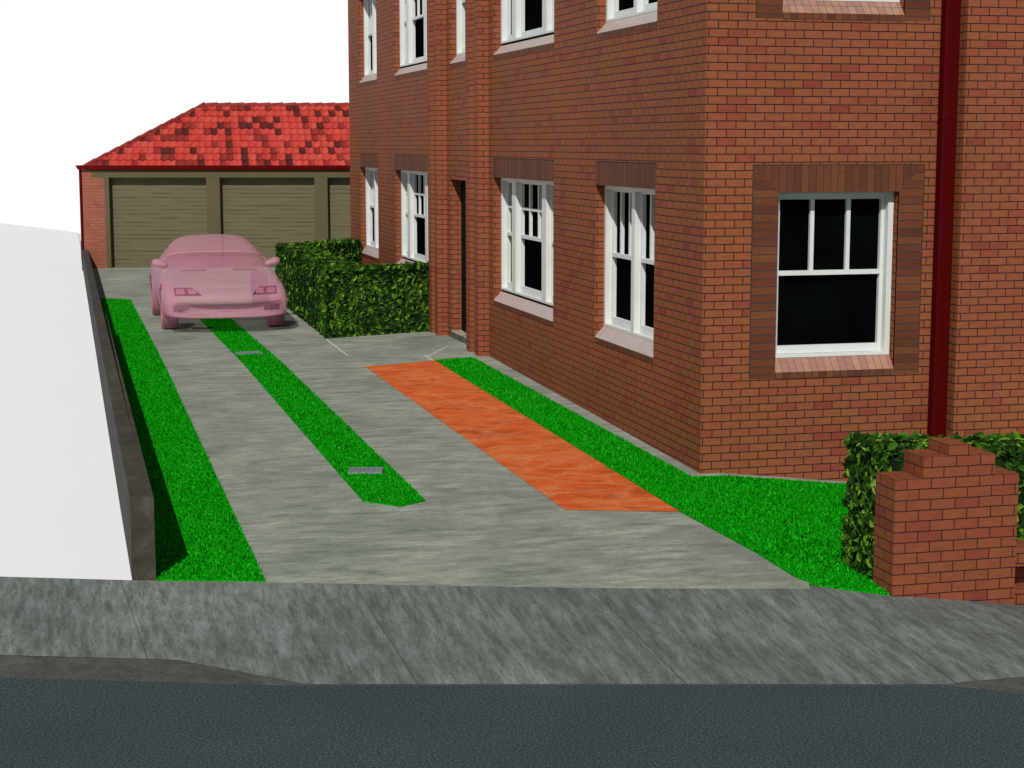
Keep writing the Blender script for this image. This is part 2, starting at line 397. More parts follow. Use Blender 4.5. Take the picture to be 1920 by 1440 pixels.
def pink(name, col, alpha, rough=0.35):
    m, nt, N, L, b = new_mat(name)
    tc = N.new('ShaderNodeTexCoord'); n = noise(N, L, tc.outputs['Object'], 3.0, 3)
    r = ramp(N, [(0.3, tuple(c * 0.95 for c in col)), (0.7, tuple(c * 1.05 for c in col))]); L.new(n.outputs[0], r.inputs[0])
    L.new(r.outputs[0], b.inputs['Base Color'])
    b.inputs['Roughness'].default_value = rough; b.inputs['Specular IOR Level'].default_value = 0.25
    b.inputs['Alpha'].default_value = alpha
    return m
M['pink'] = pink('translucent_pink', (0.60, 0.29, 0.365), 0.44, 0.6)
M['pinkdeep'] = pink('translucent_pink_pocket_shade', (0.20, 0.070, 0.100), 0.80, 0.5)  # shading inside the headlight pockets put into a darker pink
M['pinkglass'] = pink('translucent_pink_glass', (0.44, 0.18, 0.245), 0.50, 0.4)
M['pinkdark'] = pink('translucent_pink_shade', (0.33, 0.125, 0.17), 0.62, 0.5)
M['pinktyre'] = pink('translucent_pink_tyre', (0.43, 0.16, 0.215), 0.72, 0.7)

# ------------------------------------------------------------------ terrain of the lot
def T(x, y):
    z = min(0.015 * y, 0.126)
    if y < 0.5:
        x0 = 0.2 + 0.088 * max(y, -4.4)
        z -= 0.115 * max(0.0, min(x, 4.0) - x0)
    return z

def poly_sheet(name, poly, mat, lift, step=0.6, parent=None, thick=0.0, split=None):
    """sheet over a convex-ish polygon following the terrain, cut on a grid so it bends with it"""
    bm = bmesh.new()
    f = bm.faces.new([bm.verts.new((x, y, 0)) for x, y in poly])
    bmesh.ops.triangulate(bm, faces=bm.faces)
    xs = [p[0] for p in poly]; ys = [p[1] for p in poly]
    def cut(co, no):
        g = bm.verts[:] + bm.edges[:] + bm.faces[:]
        bmesh.ops.bisect_plane(bm, geom=g, plane_co=co, plane_no=no)
    y = math.ceil(min(ys)); 
    cuts = [8.4, 0.5]
    k = min(ys) + step
    while k < min(max(ys), 1.0):
        cuts.append(k); k += step
    for c in cuts:
        if min(ys) < c < max(ys): cut((0, c, 0), (0, 1, 0))
    if max(xs) > 0:
        k = max(min(xs), -0.4) + step
        while k < max(xs):
            cut((k, 0, 0), (1, 0, 0)); k += step
    for v in bm.verts: v.co.z = T(v.co.x, v.co.y) + lift
    bmesh.ops.recalc_face_normals(bm, faces=bm.faces)
    for f in bm.faces:
        if f.normal.z < 0: f.normal_flip()
    if thick:
        ed = [e for e in bm.edges if len(e.link_faces) == 1]
        r = bmesh.ops.extrude_edge_only(bm, edges=ed)
        for v in [g for g in r['geom'] if isinstance(g, bmesh.types.BMVert)]: v.co.z -= thick
    me = bpy.data.meshes.new(name); bm.to_mesh(me); bm.free()
    me.materials.append(mat); box_uv(me)
    o = bpy.data.objects.new(name, me); link(o, parent)
    return o

# ------------------------------------------------------------------ ground, street
def ground():
    mb = MB()
    def gz(x, y): return -0.062 + 0.145 * max(0.0, min(1.0, (y + 3) / 36.0))
    fl = lambda x: -2.30 - 0.3054 * (x + 6.316) - 0.02          # the footpath's back edge
    # far limit of the open neighbouring ground
    A = (-8.22, 54.967); Bp = (-5.193, 46.177); sl = (Bp[1] - A[1]) / (Bp[0] - A[0])
    far = lambda x: A[1] + sl * (x - A[0]) if x < 2 else A[1] + sl * (2 - A[0])
    xs = [-60, -40, -25, -15, -10, -8, -5.36]
    for i in range(len(xs) - 1):
        x0, x1 = xs[i], xs[i + 1]
        for j in range(24):
            t0, t1 = j / 24, (j + 1) / 24
            p = []
            for x, t in ((x0, t0), (x1, t0), (x1, t1), (x0, t1)):
                y = fl(x) + (far(x) - fl(x)) * t
                p.append((x, y, gz(x, y)))
            mb.quad(*p)
    # under and beyond the lot, below everything laid on it
    xs = [-5.36, -5.30, 2, 14, 40]
    for i in range(len(xs) - 1):
        x0, x1 = xs[i], xs[i + 1]
        z0 = None
        for j in range(24):
            t0, t1 = j / 24, (j + 1) / 24
            p = []
            for x, t in ((x0, t0), (x1, t0), (x1, t1), (x0, t1)):
                y0 = fl(x); y = y0 + (far(x) - y0) * t
                p.append((x, y, gz(x, y) if x <= -5.36 else (-0.9 if y < 29.5 else 0.05)))
            mb.quad(*p)
    o = mb.build('ground', M['groundw'], closed=False, weld=True)
    tag(o, kind='structure')
ground()

Bk = [(-30, 4.93, -0.02), (-6.316, -2.299, -0.035), (-5.374, -2.635, -0.040), (-4.447, -2.922, -0.044), (-2.193, -3.634, -0.055), (-0.671, -4.023, -0.060), (-0.60, -3.88, -0.061), (-0.181, -4.20, -0.070), (0.79, -4.335, -0.195), (9, -6.8, -0.5)]
Kt = [(-30, 3.75, -0.11), (-6.26, -4.08, -0.11), (-5.184, -4.465, -0.11), (-4.402, -4.752, -0.244), (-2.671, -5.189, -0.244), (-0.51, -5.758, -0.244), (-0.44, -5.80, -0.222), (-0.143, -6.0, -0.15), (1.0, -6.35, -0.13), (9, -8.9, -0.13)]
def street():
    mb = MB(); n = 6
    for i in range(len(Bk) - 1):
        for j in range(n):
            def q(a, b, t): return tuple(a[k] + (b[k] - a[k]) * t for k in range(3))
            mb.quad(q(Bk[i], Kt[i], j / n), q(Bk[i + 1], Kt[i + 1], j / n), q(Bk[i + 1], Kt[i + 1], (j + 1) / n), q(Bk[i], Kt[i], (j + 1) / n))
    # closing face down at the back so the slab has a thickness
    for i in range(len(Bk) - 1):
        a, b = Bk[i], Bk[i + 1]
        mb.quad(a, b, (b[0], b[1], b[2] - 0.5), (a[0], a[1], a[2] - 0.5))
    tag(mb.build('footpath', M['foot'], closed=False, weld=True), kind='structure')
    mb = MB()
    for i in range(len(Kt) - 1):
        a, b = Kt[i], Kt[i + 1]
        o = lambda p, d, z: (p[0] - 0.05 * d, p[1] - 0.2 * d, z)
        mb.quad((a[0], a[1], a[2] - 0.002), (b[0], b[1], b[2] - 0.002), (b[0] - .012, b[1] - .03, -0.30), (a[0] - .012, a[1] - .03, -0.30))
    tag(mb.build('kerb', M['kerb'], closed=False, weld=True), kind='structure')
    mb = MB()
    mb.quad((-160, 45, -0.25), (-160, -200, -0.25), (140, -200, -0.25), (140, -36, -0.25), (22, -7, -0.25), (-40, 9, -0.25))
    tag(mb.build('road', M['asphalt'], closed=False), kind='structure')
street()

fl = [(-5.20, -2.69), (-4.447, -2.922), (-2.193, -3.634), (-0.671, -4.023)]
drv = poly_sheet('driveway', fl + [(-0.625, -3.89), (-0.3, -3.8), (-0.20, -0.24), (3.2, -0.24), (3.2, 0.04), (0.05, 0.04), (0.05, 12.0), (2.5, 12.6), (2.5, 27.0), (-5.2, 29.2)], M['drive'], 0.0)
tag(drv, kind='structure')
def artefact_lines():  # thin pale strips copying render-artefact lines; the concrete has no joints there
    mb = MB()
    for (a, b) in (((-1.935, 11.05), (-1.939, 8.98)), ((-0.875, 8.70), (-0.883, 8.12)), ((-0.843, 8.63), (-0.336, 9.71))):
        d = Vector((b[0] - a[0], b[1] - a[1])).normalized(); p = Vector((-d.y, d.x)) * 0.007
        q = [(a[0] - p.x, a[1] - p.y), (a[0] + p.x, a[1] + p.y), (b[0] + p.x, b[1] + p.y), (b[0] - p.x, b[1] - p.y)]
        mb.quad(*[(x, y, T(x, y) + 0.004) for x, y in q])
    return mb
tag(artefact_lines().build('driveway_artefact_line', M['thin_line'], closed=False), kind='structure')
tag(poly_sheet('path', [(-1.895, 7.757), (-1.683, -1.198), (-0.743, -1.488), (-0.851, 8.159)], M['orange'], 0.004), kind='structure')

# ------------------------------------------------------------------ grass
def pts_in_poly(poly, n):
    P = np.array(poly); x0, y0 = P.min(0); x1, y1 = P.max(0)
    out = []
    while sum(len(o) for o in out) < n:
        q = rng.random((n * 2, 2)) * [x1 - x0, y1 - y0] + [x0, y0]
        ins = np.zeros(len(q), bool); j = len(P) - 1
        for i in range(len(P)):
            c = ((P[i, 1] > q[:, 1]) != (P[j, 1] > q[:, 1])) & (q[:, 0] < (P[j, 0] - P[i, 0]) * (q[:, 1] - P[i, 1]) / (P[j, 1] - P[i, 1] + 1e-12) + P[i, 0])
            ins ^= c; j = i
        out.append(q[ins])
    return np.concatenate(out)[:n]

def area(poly):
    return abs(sum(poly[i][0] * poly[(i + 1) % len(poly)][1] - poly[(i + 1) % len(poly)][0] * poly[i][1] for i in range(len(poly)))) / 2

def grass(poly, dens, label):
    o = poly_sheet('grass', poly, M['turf'], 0.012, step=0.5, thick=0.05)
    me = o.data; me.materials.append(M['blade'])
    n = int(area(poly) * dens); q = pts_in_poly(poly, n)
    z = np.array([T(a, b) for a, b in q]) + 0.008
    ang = rng.random(n) * 2 * math.pi; h = 0.010 + 0.020 * rng.random(n); w = 0.0035 + 0.004 * rng.random(n)
    lean = rng.normal(0, 0.012, (n, 2))
    dx, dy = np.cos(ang) * w, np.sin(ang) * w
    V = np.empty((n, 3, 3))
    V[:, 0] = np.stack([q[:, 0] - dx, q[:, 1] - dy, z], 1)
    V[:, 1] = np.stack([q[:, 0] + dx, q[:, 1] + dy, z], 1)
    V[:, 2] = np.stack([q[:, 0] + lean[:, 0], q[:, 1] + lean[:, 1], z + h], 1)
    bv = [tuple(v.co) for v in me.vertices]; bf = [tuple(p.vertices) for p in me.polygons]
    nb = len(bv)
    fa = (np.arange(n * 3).reshape(n, 3) + nb).tolist()
    m2 = bpy.data.meshes.new('grass')
    m2.from_pydata(bv + V.reshape(-1, 3).tolist(), [], bf + fa)
    m2.materials.append(M['turf']); m2.materials.append(M['blade'])
    m2.polygons.foreach_set('material_index', [0] * len(bf) + [1] * n)
    at = m2.attributes.new('tint', 'FLOAT', 'POINT')
    t = np.concatenate([np.zeros(nb), np.repeat(np.clip(rng.normal(0.46, 0.48, n), 0, 1), 3)])
    at.data.foreach_set('value', t)
    o.data = m2
    tag(o, label, 'grass', kind='stuff')
    return o
grass([(-5.212, 19.27), (-5.212, -2.69), (-4.446, -2.912), (-4.593, 18.77)], 3300, 'long bright green grass strip along the low concrete boundary wall')
grass([(-3.60, 15.7), (-3.317, -0.439), (-3.041, -0.744), (-2.779, -0.568), (-3.08, 15.6)], 3300, 'narrow bright green grass strip down the middle of the driveway, running under the pink car')
grass([(-0.851, 8.155), (-0.743, -1.488), (-0.655, -3.0), (-0.655, -3.70), (-0.60, -3.93), (-0.45, -4.08), (-0.19, -4.29), (-0.17, -4.02), (4.0, -4.02), (4.0, -0.20), (1.0, -0.19), (-0.142, -0.17), (-0.272, 8.30)],
      2900, 'bright green lawn between the orange path and the brick building, widening towards the corner hedge')

# ------------------------------------------------------------------ boundary wall
mb = MB()
ys = [-2.625, 0, 3, 6, 9, 12, 15, 18, 21, 24, 28, 32.2]
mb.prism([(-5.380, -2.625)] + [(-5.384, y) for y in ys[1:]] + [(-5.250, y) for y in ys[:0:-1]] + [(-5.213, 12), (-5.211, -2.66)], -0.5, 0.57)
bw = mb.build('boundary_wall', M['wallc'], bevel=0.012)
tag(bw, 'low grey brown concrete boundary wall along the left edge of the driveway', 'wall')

# ------------------------------------------------------------------ apartment building
H0, H1 = 3.37, 7.3
bld = empty('apartment_building', (0, 0, 0))
tag(bld, 'two storey red brown brick apartment building with white sash windows and dark red downpipe', 'building')

def left(a, d, z): return (d, a, z)          # wall that runs back from the street: a = distance along, d = depth into it
def front(a, d, z): return (a, d, z)         # wall that faces the street

def wall_grid(mb, Tf, a0, a1, z0, z1, openings, reveal=0.26):
    As = sorted({a0, a1} | {v for o in openings for v in o[:2]})
    Zs = sorted({z0, z1} | {v for o in openings for v in o[2:4]})
    for i in range(len(As) - 1):
        for j in range(len(Zs) - 1):
            ca, cz = (As[i] + As[i + 1]) / 2, (Zs[j] + Zs[j + 1]) / 2
            if any(o[0] < ca < o[1] and o[2] < cz < o[3] for o in openings): continue
            mb.quad(Tf(As[i], 0, Zs[j]), Tf(As[i + 1], 0, Zs[j]), Tf(As[i + 1], 0, Zs[j + 1]), Tf(As[i], 0, Zs[j + 1]))
    for (p, q, r, s) in (o[:4] for o in openings):
        D = reveal
        mb.quad(Tf(p, 0, r), Tf(p, D, r), Tf(p, D, s), Tf(p, 0, s))
        mb.quad(Tf(q, 0, r), Tf(q, D, r), Tf(q, D, s), Tf(q, 0, s))
        mb.quad(Tf(p, 0, s), Tf(q, 0, s), Tf(q, D, s), Tf(p, D, s))
        mb.quad(Tf(p, 0, r), Tf(q, 0, r), Tf(q, D, r), Tf(p, D, r))

ZS, ZH = 0.945, 2.655
LW = [(1.385, 3.400, 'two'), (5.130, 8.165, 'three'), (12.500, 15.535, 'three'), (17.305, 19.318, 'two')]
ops = [(a, b, ZS + k * H0, ZH + k * H0) for a, b, t in LW for k in (0, 1)]
ops += [(9.40, 10.945, 0.0, 2.57), (9.40, 10.945, 4.32, ZH + H0)]
fops = [(0.742, 1.985, ZS + k * H0, ZH + k * H0) for k in (0, 1)]
XS, YS = 2.545, -0.19                         # the front wall steps forward here
mb = MB()
wall_grid(mb, left, 0, 20.6, -0.9, H1, ops)
wall_grid(mb, front, 0, XS, -0.9, H1, fops)
mb.quad((XS, 0, -0.9), (XS, YS, -0.9), (XS, YS, H1), (XS, 0, H1))
mb.quad((XS, YS, -0.9), (9, YS, -0.9), (9, YS, H1), (XS, YS, H1))
mb.quad((9, YS, -0.9), (9, 20.6, -0.9), (9, 20.6, H1), (9, YS, H1))
mb.quad((0, 20.6, -0.9), (9, 20.6, -0.9), (9, 20.6, H1), (0, 20.6, H1))
o = mb.build('wall', M['brick'], bld, closed=False, weld=True)
mb = MB(); mb.prism([(0, 0), (XS, 0), (XS, YS), (9, YS), (9, 20.6), (0, 20.6)], H1 + 0.002, H1 + 0.25)
mb.build('roof', M['slab'], bld)

# ribs beside the door, full height
for (a0, a1, d) in ((8.45, 8.69, 0.156), (8.95, 9.20, 0.158), (11.19, 11.38, 0.160), (11.62, 11.86, 0.164)):
    mb = MB()
    P = lambda a, x, z: (x, a, z)
    mb.quad(P(a0, -d, -.6), P(a1, -d, -.6), P(a1, -d, H1), P(a0, -d, H1))
    mb.quad(P(a0, 0, -.6), P(a0, -d, -.6), P(a0, -d, H1), P(a0, 0, H1))
    mb.quad(P(a1, 0, -.6), P(a1, -d, -.6), P(a1, -d, H1), P(a1, 0, H1))
    mb.quad(P(a0, 0, H1), P(a1, 0, H1), P(a1, -d, H1), P(a0, -d, H1))
    mb.build('pilaster', M['brick'], bld, weld=True)

def window(Tf, a0, a1, dz, kind, style, low=ZS, flip=False):
    """style: 'left' sill with painted sheen and soldier lintel, 'front' soldier surround"""
    zs, zh = low + dz, ZH + dz
    zf = zs + 0.125                              # underside of the timber frame
    d0, d1 = 0.105, 0.25
    gap = 0.028 if kind == 'three' else 0.0
    f = MB(); t = 0.055
    zb = zf + gap
    f.box((a0, d0, zb), (a0 + t, d1, zh), T=Tf); f.box((a1 - t, d0, zb), (a1, d1, zh), T=Tf)
    f.box((a0 + t, d0 + .001, zh - 0.05), (a1 - t, d1, zh - 0.001), T=Tf)
    f.box((a0 + t, d0 + .001, zb + .001), (a1 - t, d1, zb + 0.028), T=Tf)
    W = a1 - a0
    if kind == 'two': mu = [(a0 + W / 2 - 0.052, a0 + W / 2 + 0.052)]
    elif kind == 'three': mu = [(a0 + 0.72, a0 + 0.92), (a1 - 0.80, a1 - 0.59)]
    else: mu = []
    for p, q in mu: f.box((p, d0 + .002, zb + .028), (q, d1, zh - .05), T=Tf)
    win = f.build('window', M['white'], bld)
    # bays, each with its own pair of sashes and a dark sheet for the unlit room
    ed = [a0 + t] + [v for m in mu for v in m] + [a1 - t]
    bays = [(ed[i], ed[i + 1]) for i in range(0, len(ed), 2)]
    zm0, zm1 = 1.856 + dz, 1.900 + dz
    e = 0.0015
    for bi, (p, q) in enumerate(bays):
        s = MB(); d2, d3 = 0.178, 0.222; st = 0.038
        b0, b1 = zb + 0.028 + e, zh - 0.05 - e
        p2, q2 = p + e, q - e
        s.box((p2, d2, b0), (p2 + st, d3, b1), T=Tf); s.box((q2 - st, d2, b0), (q2, d3, b1), T=Tf)
        s.box((p2 + st, d2 + e, b0 + e), (q2 - st, d3 - e, b0 + 0.078), T=Tf)
        s.box((p2 + st, d2 + e, b1 - 0.022), (q2 - st, d3 - e, b1 - e), T=Tf)
        s.box((p2 + st, d2 - 0.012, zm0), (q2 - st, d3 - e, zm1), T=Tf)
        nb = 2
        if kind == 'three' and bi != 1: nb = 1
        if kind == 'one': nb = 1
        for k in range(nb):
            c = p2 + (q2 - p2) * (k + 1) / (nb + 1)
            s.box((c - 0.020, d2 + 2 * e, zm1 + e), (c + 0.020, d3 - 2 * e, b1 - 0.022 - e), T=Tf)
        if kind == 'three' or kind == 'one':
            s.box((p2 + st, d2 + 3 * e, 2.232 + dz), (q2 - st, d3 - 3 * e, 2.266 + dz), T=Tf)
        s.build('sash', M['white'], win)
        g = MB(); g.box((p2 + .004, 0.2290, b0), (q2 - .004, 0.2345, b1), T=Tf)
        g.build('shade_pane', M['shade_pane'], win)
    if gap:
        g = MB(); g.box((a0 + .002, 0.13, zf - 0.02), (a1 - .002, 0.24, zb - .001), T=Tf); g.build('gap', M['slot_shade'], win)
    # sloping sill, its edge a hair in front of the wall
    s = MB(); fp = -0.003
    c = [(a0 + .001, fp, zs - 0.062), (a1 - .001, fp, zs - 0.062), (a1 - .001, 0.24, zs - 0.062), (a0 + .001, 0.24, zs - 0.062),
         (a0 + .001, fp, zs), (a1 - .001, fp, zs), (a1 - .001, 0.24, zf + (0.12 if not gap else 0.0)), (a0 + .001, 0.24, zf)]
    top = lambda d: zs + (zf - zs) * (d - fp) / (0.108 - fp)
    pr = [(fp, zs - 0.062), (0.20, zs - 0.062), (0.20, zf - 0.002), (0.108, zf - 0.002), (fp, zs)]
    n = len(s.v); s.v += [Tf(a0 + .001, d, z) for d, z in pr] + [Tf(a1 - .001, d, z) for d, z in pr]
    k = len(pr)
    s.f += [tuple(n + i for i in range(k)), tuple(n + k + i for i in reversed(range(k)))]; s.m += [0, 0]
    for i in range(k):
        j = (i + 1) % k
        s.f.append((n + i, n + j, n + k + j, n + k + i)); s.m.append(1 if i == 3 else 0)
    s.build('sill', [M['soldier'], M['sill_sheen'] if style == 'left' else M['sill_brick_sunlit']], win, uvoff=(0, -(zh + 0.142)))
    if style == 'left':
        l = MB(); l.box((a0, -0.003, zh), (a1, 0.05, zh + 0.250), T=Tf)
        # tile the wall's own face only by a hair: nothing coplanar
        l.build('lintel', M['soldier'], win, uvoff=(0, -(zh + 0.142)))
        # thin dark joint over the lintel
        j = MB(); j.box((a0, -0.0028, zh + 0.2505), (a1, 0.04, zh + 0.262), T=Tf); j.build('mortar_line', M['mline'], win)
    else:
        so, zt, zl = 0.255, zh + 0.252, zs - 0.052
        A0, A1 = a0 - so, a1 + so
        s = MB(); fp = -0.003
        def strip(q4, mi):
            fr = [Tf(a, fp, z) for a, z in q4]; bk = [Tf(a, 0.02, z) for a, z in q4]
            s.hexa([*fr, *bk], mi)
        strip([(a0, zh), (a1, zh), (A1, zt), (A0, zt)], 0)
        strip([(A0, zl), (a0, zl), (a0, zh), (A0, zt)], 1)
        strip([(a1, zl), (A1, zl), (A1, zt), (a1, zh)], 1)
        s.build('surround', [M['soldier'], M['soldier_side']], win, uvoff=(0.02 - 0.13 - A0, -(zh + 0.142)))
        j = MB(); w = 0.009
        for q in ([(A0, zt + .0005), (A1, zt + .0005), (A1 + w, zt + w), (A0 - w, zt + w)], [(A0 - w, zl), (A0 - .0005, zl), (A0 - .0005, zt), (A0 - w, zt + w - .0005)], [(A1 + .0005, zl), (A1 + w, zl), (A1 + w, zt + w - .0005), (A1 + .0005, zt)]):
            j.hexa([Tf(a, -0.0026, z) for a, z in q] + [Tf(a, 0.02, z) for a, z in q])
        j.build('mortar_line', M['mline'], win)
    return win
M['mline'] = plain('mortar_joint', (0.022, 0.032, 0.032), 0.9, 0.1)

for k in (0, 1):
    for a, b, t in LW:
        window(left, a, b, k * H0, t, 'left')
    window(front, 0.742, 1.985, k * H0, 'one_front', 'front')
window(left, 9.40, 10.945, H0, 'one', 'left', low=0.95)

# entrance: black panelled door in its recess, pebble doorstep in front of it
d = MB()
d.box((9.402, 0.168, 0.24), (10.943, 0.25, 2.568), T=left)
for (p, q) in ((9.55, 10.12), (10.22, 10.80)):
    for (r, s) in ((0.40, 0.95), (1.05, 1.60), (1.70, 2.42)):
        d.box((p, 0.152, r), (q, 0.167, s), T=left)
dr = d.build('door', M['door'], bld)
s = MB(); s.prism([(0.02, 9.402), (0.16, 9.402), (0.16, 10.943), (0.0, 10.943)], -0.2, 0.215, 0)
s.build('doorstep', M['foot'], bld)
s = MB(); s.prism([(0.018, 9.403), (0.158, 9.403), (0.158, 10.942), (-0.002, 10.942)], 0.2155, 0.232, 0)
s.build('doorstep_top', M['pebble'], bld)

# downpipe in the corner where the wall steps forward
def pipe_profile(cx, cy, w, dp, n=4):
    r = 0.022; pts = []
    for (sx, sy, a0) in ((1, -1, -90), (1, 1, 0), (-1, 1, 90), (-1, -1, 180)):
        for k in range(n + 1):
            a = R(a0 + 90 * k / n)
            pts.append((cx + sx * (w / 2 - r) + r * math.cos(a), cy + sy * (dp / 2 - r) + r * math.sin(a)))
    return pts
mb = MB(); mb.prism(pipe_profile(2.424, -0.085, 0.158, 0.115), -0.5, H1)
dp = mb.build('downpipe', M['darkred'], bld)
mb = MB(); mb.box((2.420, -0.1465, -0.4), (2.428, -0.1430, H1)); mb.build('thin_line', M['darkred'], dp)  # raised strip added to shape the highlight line down the pipe
for z in (3.34, 6.7):
    mb = MB(); mb.prism(pipe_profile(2.424, -0.085, 0.166, 0.123), z, z + 0.006); mb.build('pipe_collar', M['darkred'], dp)

# ------------------------------------------------------------------ garage block
ca, sa = math.cos(R(14.49)), math.sin(R(14.49))
G0 = 25.79
def gpt(L, off): return (L * ca + (G0 + off) * sa, -L * sa + (G0 + off) * ca)
gx, gy = gpt(-12.175, 0)
gar = empty('garage_block', (gx, gy, 0.126), -R(14.49))
tag(gar, 'low garage block with olive roller doors and red terracotta hipped roof behind the car', 'garage')
u = lambda L: L + 12.175
Wd, Dp, Zt = 11.0, 5.8, 2.375
JL = u(-11.64); doors = [(u(-11.53), u(-9.18)), (u(-8.854), u(-6.566)), (u(-6.249), u(-3.95)), (u(-3.63), u(-1.35))]
mb = MB()
mb.box((0, 0, -0.7), (JL, 0.3, Zt - 0.04))
mb.quad((0, 0.3, -0.7), (0, Dp, -0.7), (0, Dp, Zt), (0, 0.3, Zt))
mb.quad((0, Dp, -0.7), (Wd, Dp, -0.7), (Wd, Dp, Zt), (0, Dp, Zt))
mb.quad((Wd, Dp, -0.7), (Wd, 0.3, -0.7), (Wd, 0.3, Zt), (Wd, Dp, Zt))
mb.build('wall', M['garage_brick'], gar, closed=True, uvoff=(0.05, -0.01))
f = MB()
f.box((0.24, -0.004, 2.186), (Wd, 0.30, Zt - .045))
prev = JL
for (p, q) in doors:
    f.box((prev + .001, -0.006, -0.3), (p, 0.30, 2.185)); prev = q
f.box((prev, -0.006, -0.3), (Wd, 0.30, 2.185))
f.build('door_frame', M['olive'], gar)
for (p, q) in doors:
    d = MB(); z = -0.02; rows = 22; h = 2.20 / rows
    for i in range(rows):
        za = z + i * h; k = 4
        for j in range(k):
            t0, t1 = j / k, (j + 1) / k
            y = lambda t: 0.20 - 0.0012 * math.sin(math.pi * t)
            d.quad((p + .002, y(t0), za + h * t0), (q - .002, y(t0), za + h * t0), (q - .002, y(t1), za + h * t1), (p + .002, y(t1), za + h * t1))
    d.build('roller_door', M['shutter'], gar, closed=False, weld=True)
# eaves gutter with an ogee-like profile
prof = [(0.0, 0.0), (-0.055, 0.0), (-0.085, 0.02), (-0.10, 0.06), (-0.125, 0.11), (-0.11, 0.11), (-0.09, 0.07), (-0.05, 0.03), (0.0, 0.03)]
g = MB(); zg = 2.368
def sweep(mb, pa, pb):
    n = len(mb.v); k = len(pa); mb.v += pa + pb
    for i in range(k):
        j = (i + 1) % k; mb.f.append((n + i, n + j, n + k + j, n + k + i)); mb.m.append(0)
A = [(yy, yy, zg + z) for yy, z in prof]; Bq = [(Wd - yy, yy, zg + z) for yy, z in prof]
Cq = [(yy, Dp - yy, zg + z) for yy, z in prof]; Dq = [(Wd - yy, Dp - yy, zg + z) for yy, z in prof]
sweep(g, A, Bq); sweep(g, Cq, A); sweep(g, Dq, Cq); sweep(g, Bq, Dq)
g.build('gutter', M['gutterred'], gar, weld=True)
# corner downpipe
mb = MB(); mb.prism([(0.045 * math.cos(a * math.pi / 5) - 0.035, 0.045 * math.sin(a * math.pi / 5) + 0.03) for a in range(10)], -0.3, 2.37)
mb.build('downpipe', M['darkred'], gar)
# soffit board between wall head and gutter
mb = MB(); mb.box((0.01, 0.002, Zt - 0.04), (Wd - .01, Dp - .01, Zt - 0.012)); mb.build('soffit', M['olive'], gar)
# tiled hipped roof: every tile modelled in the two slopes
rise, run = 1.545, 2.95
z0 = 2.43; y0 = -0.06; x0 = 0.06
slope = math.hypot(rise, run); rows = 10; rh = slope / rows; tw = 0.178
hipx = 2.42                                      # ridge starts here
V, F, TI = [], [], []
for r in range(rows):
    s0, s1 = r * rh, (r + 1) * rh + 0.03
    f0 = r / rows
    left0 = x0 + hipx * f0 - 0.04
    ncol = int((Wd + 0.6) / tw)
    for c in range(ncol):
        xa, xb = c * tw + (0.0 if r % 2 == 0 else tw * 0.5) * 0, 0
        xb = xa + tw
        if xb + 0.17 * (slope - s0) - 0.6 < x0 + hipx * f0: continue
        t = rng.random()
        if t > 0.36: t = 0.34 + 0.66 * rng.random()
        elif t > 0.13: t = 0.17 + 0.12 * rng.random()
        else: t = 0.13 * rng.random() 
        K = 6; base = len(V)
        for k in range(K + 1):
            xx = xa + tw * k / K
            sk = lambda s_: 0.17 * (slope - s_)        # the courses drift sideways a little up the slope
            wv = 0.019 * math.cos(2 * math.pi * k / K)
            for (ss, lift) in ((s0, 0.040), (min(s1, slope), 0.004)):
                fr = ss / slope
                xc = max(xx + sk(ss) - 0.6, x0 + hipx * fr)
                hl = lift + wv * (0.5 + 0.5) * 0.8
                V.append((xc, y0 + run * fr - hl * rise / slope, z0 + rise * fr + hl * run / slope)); TI.append(t)
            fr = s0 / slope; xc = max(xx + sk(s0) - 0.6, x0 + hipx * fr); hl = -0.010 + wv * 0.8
            V.append((xc, y0 + run * fr - hl * rise / slope, z0 + rise * fr + hl * run / slope)); TI.append(0.0)  # lip's lower edge tinted darkest: shadow between tile rows painted in
        for k in range(K):
            a = base + 3 * k; b = a + 3
            F.append((a, b, b + 1, a + 1)); F.append((a + 2, b + 2, b, a))
# plain tiled planes of the end and rear slopes
def addf(*p):
    n = len(V); V.extend(p); F.append(tuple(range(n, n + len(p)))); TI.extend([0.5] * len(p))
R0 = (x0 + hipx, y0 + run, z0 + rise); R1 = (Wd - x0 - hipx, y0 + run, z0 + rise)
E0 = (x0, y0, z0); E1 = (Wd - x0, y0, z0); E2 = (Wd - x0, Dp - y0, z0); E3 = (x0, Dp - y0, z0)
addf(E3, E0, R0); addf(E1, E2, R1); addf(E2, E3, R0, R1)
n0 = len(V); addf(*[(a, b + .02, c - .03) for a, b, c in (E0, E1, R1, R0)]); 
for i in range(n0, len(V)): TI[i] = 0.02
me = bpy.data.meshes.new('roof'); me.from_pydata(V, [], F); me.materials.append(M['tile'])
at = me.attributes.new('tint', 'FLOAT', 'POINT'); at.data.foreach_set('value', TI)
rf = bpy.data.objects.new('roof', me); link(rf, gar)
def tube(mb, p, q, r, n=8):
    p, q = Vector(p), Vector(q); d = (q - p).normalized(); a = d.cross(Vector((0, 0, 1))); a.normalize(); b = a.cross(d)
    k0 = len(mb.v)
    for c in (p, q): mb.v += [tuple(c + r * (math.cos(2 * math.pi * i / n) * a + math.sin(2 * math.pi * i / n) * b)) for i in range(n)]
    for i in range(n):
        j = (i + 1) % n; mb.f.append((k0 + i, k0 + j, k0 + n + j, k0 + n + i)); mb.m.append(0)
    mb.f.append(tuple(k0 + i for i in range(n))); mb.f.append(tuple(k0 + n + i for i in range(n))); mb.m += [0, 0]
mb = MB()
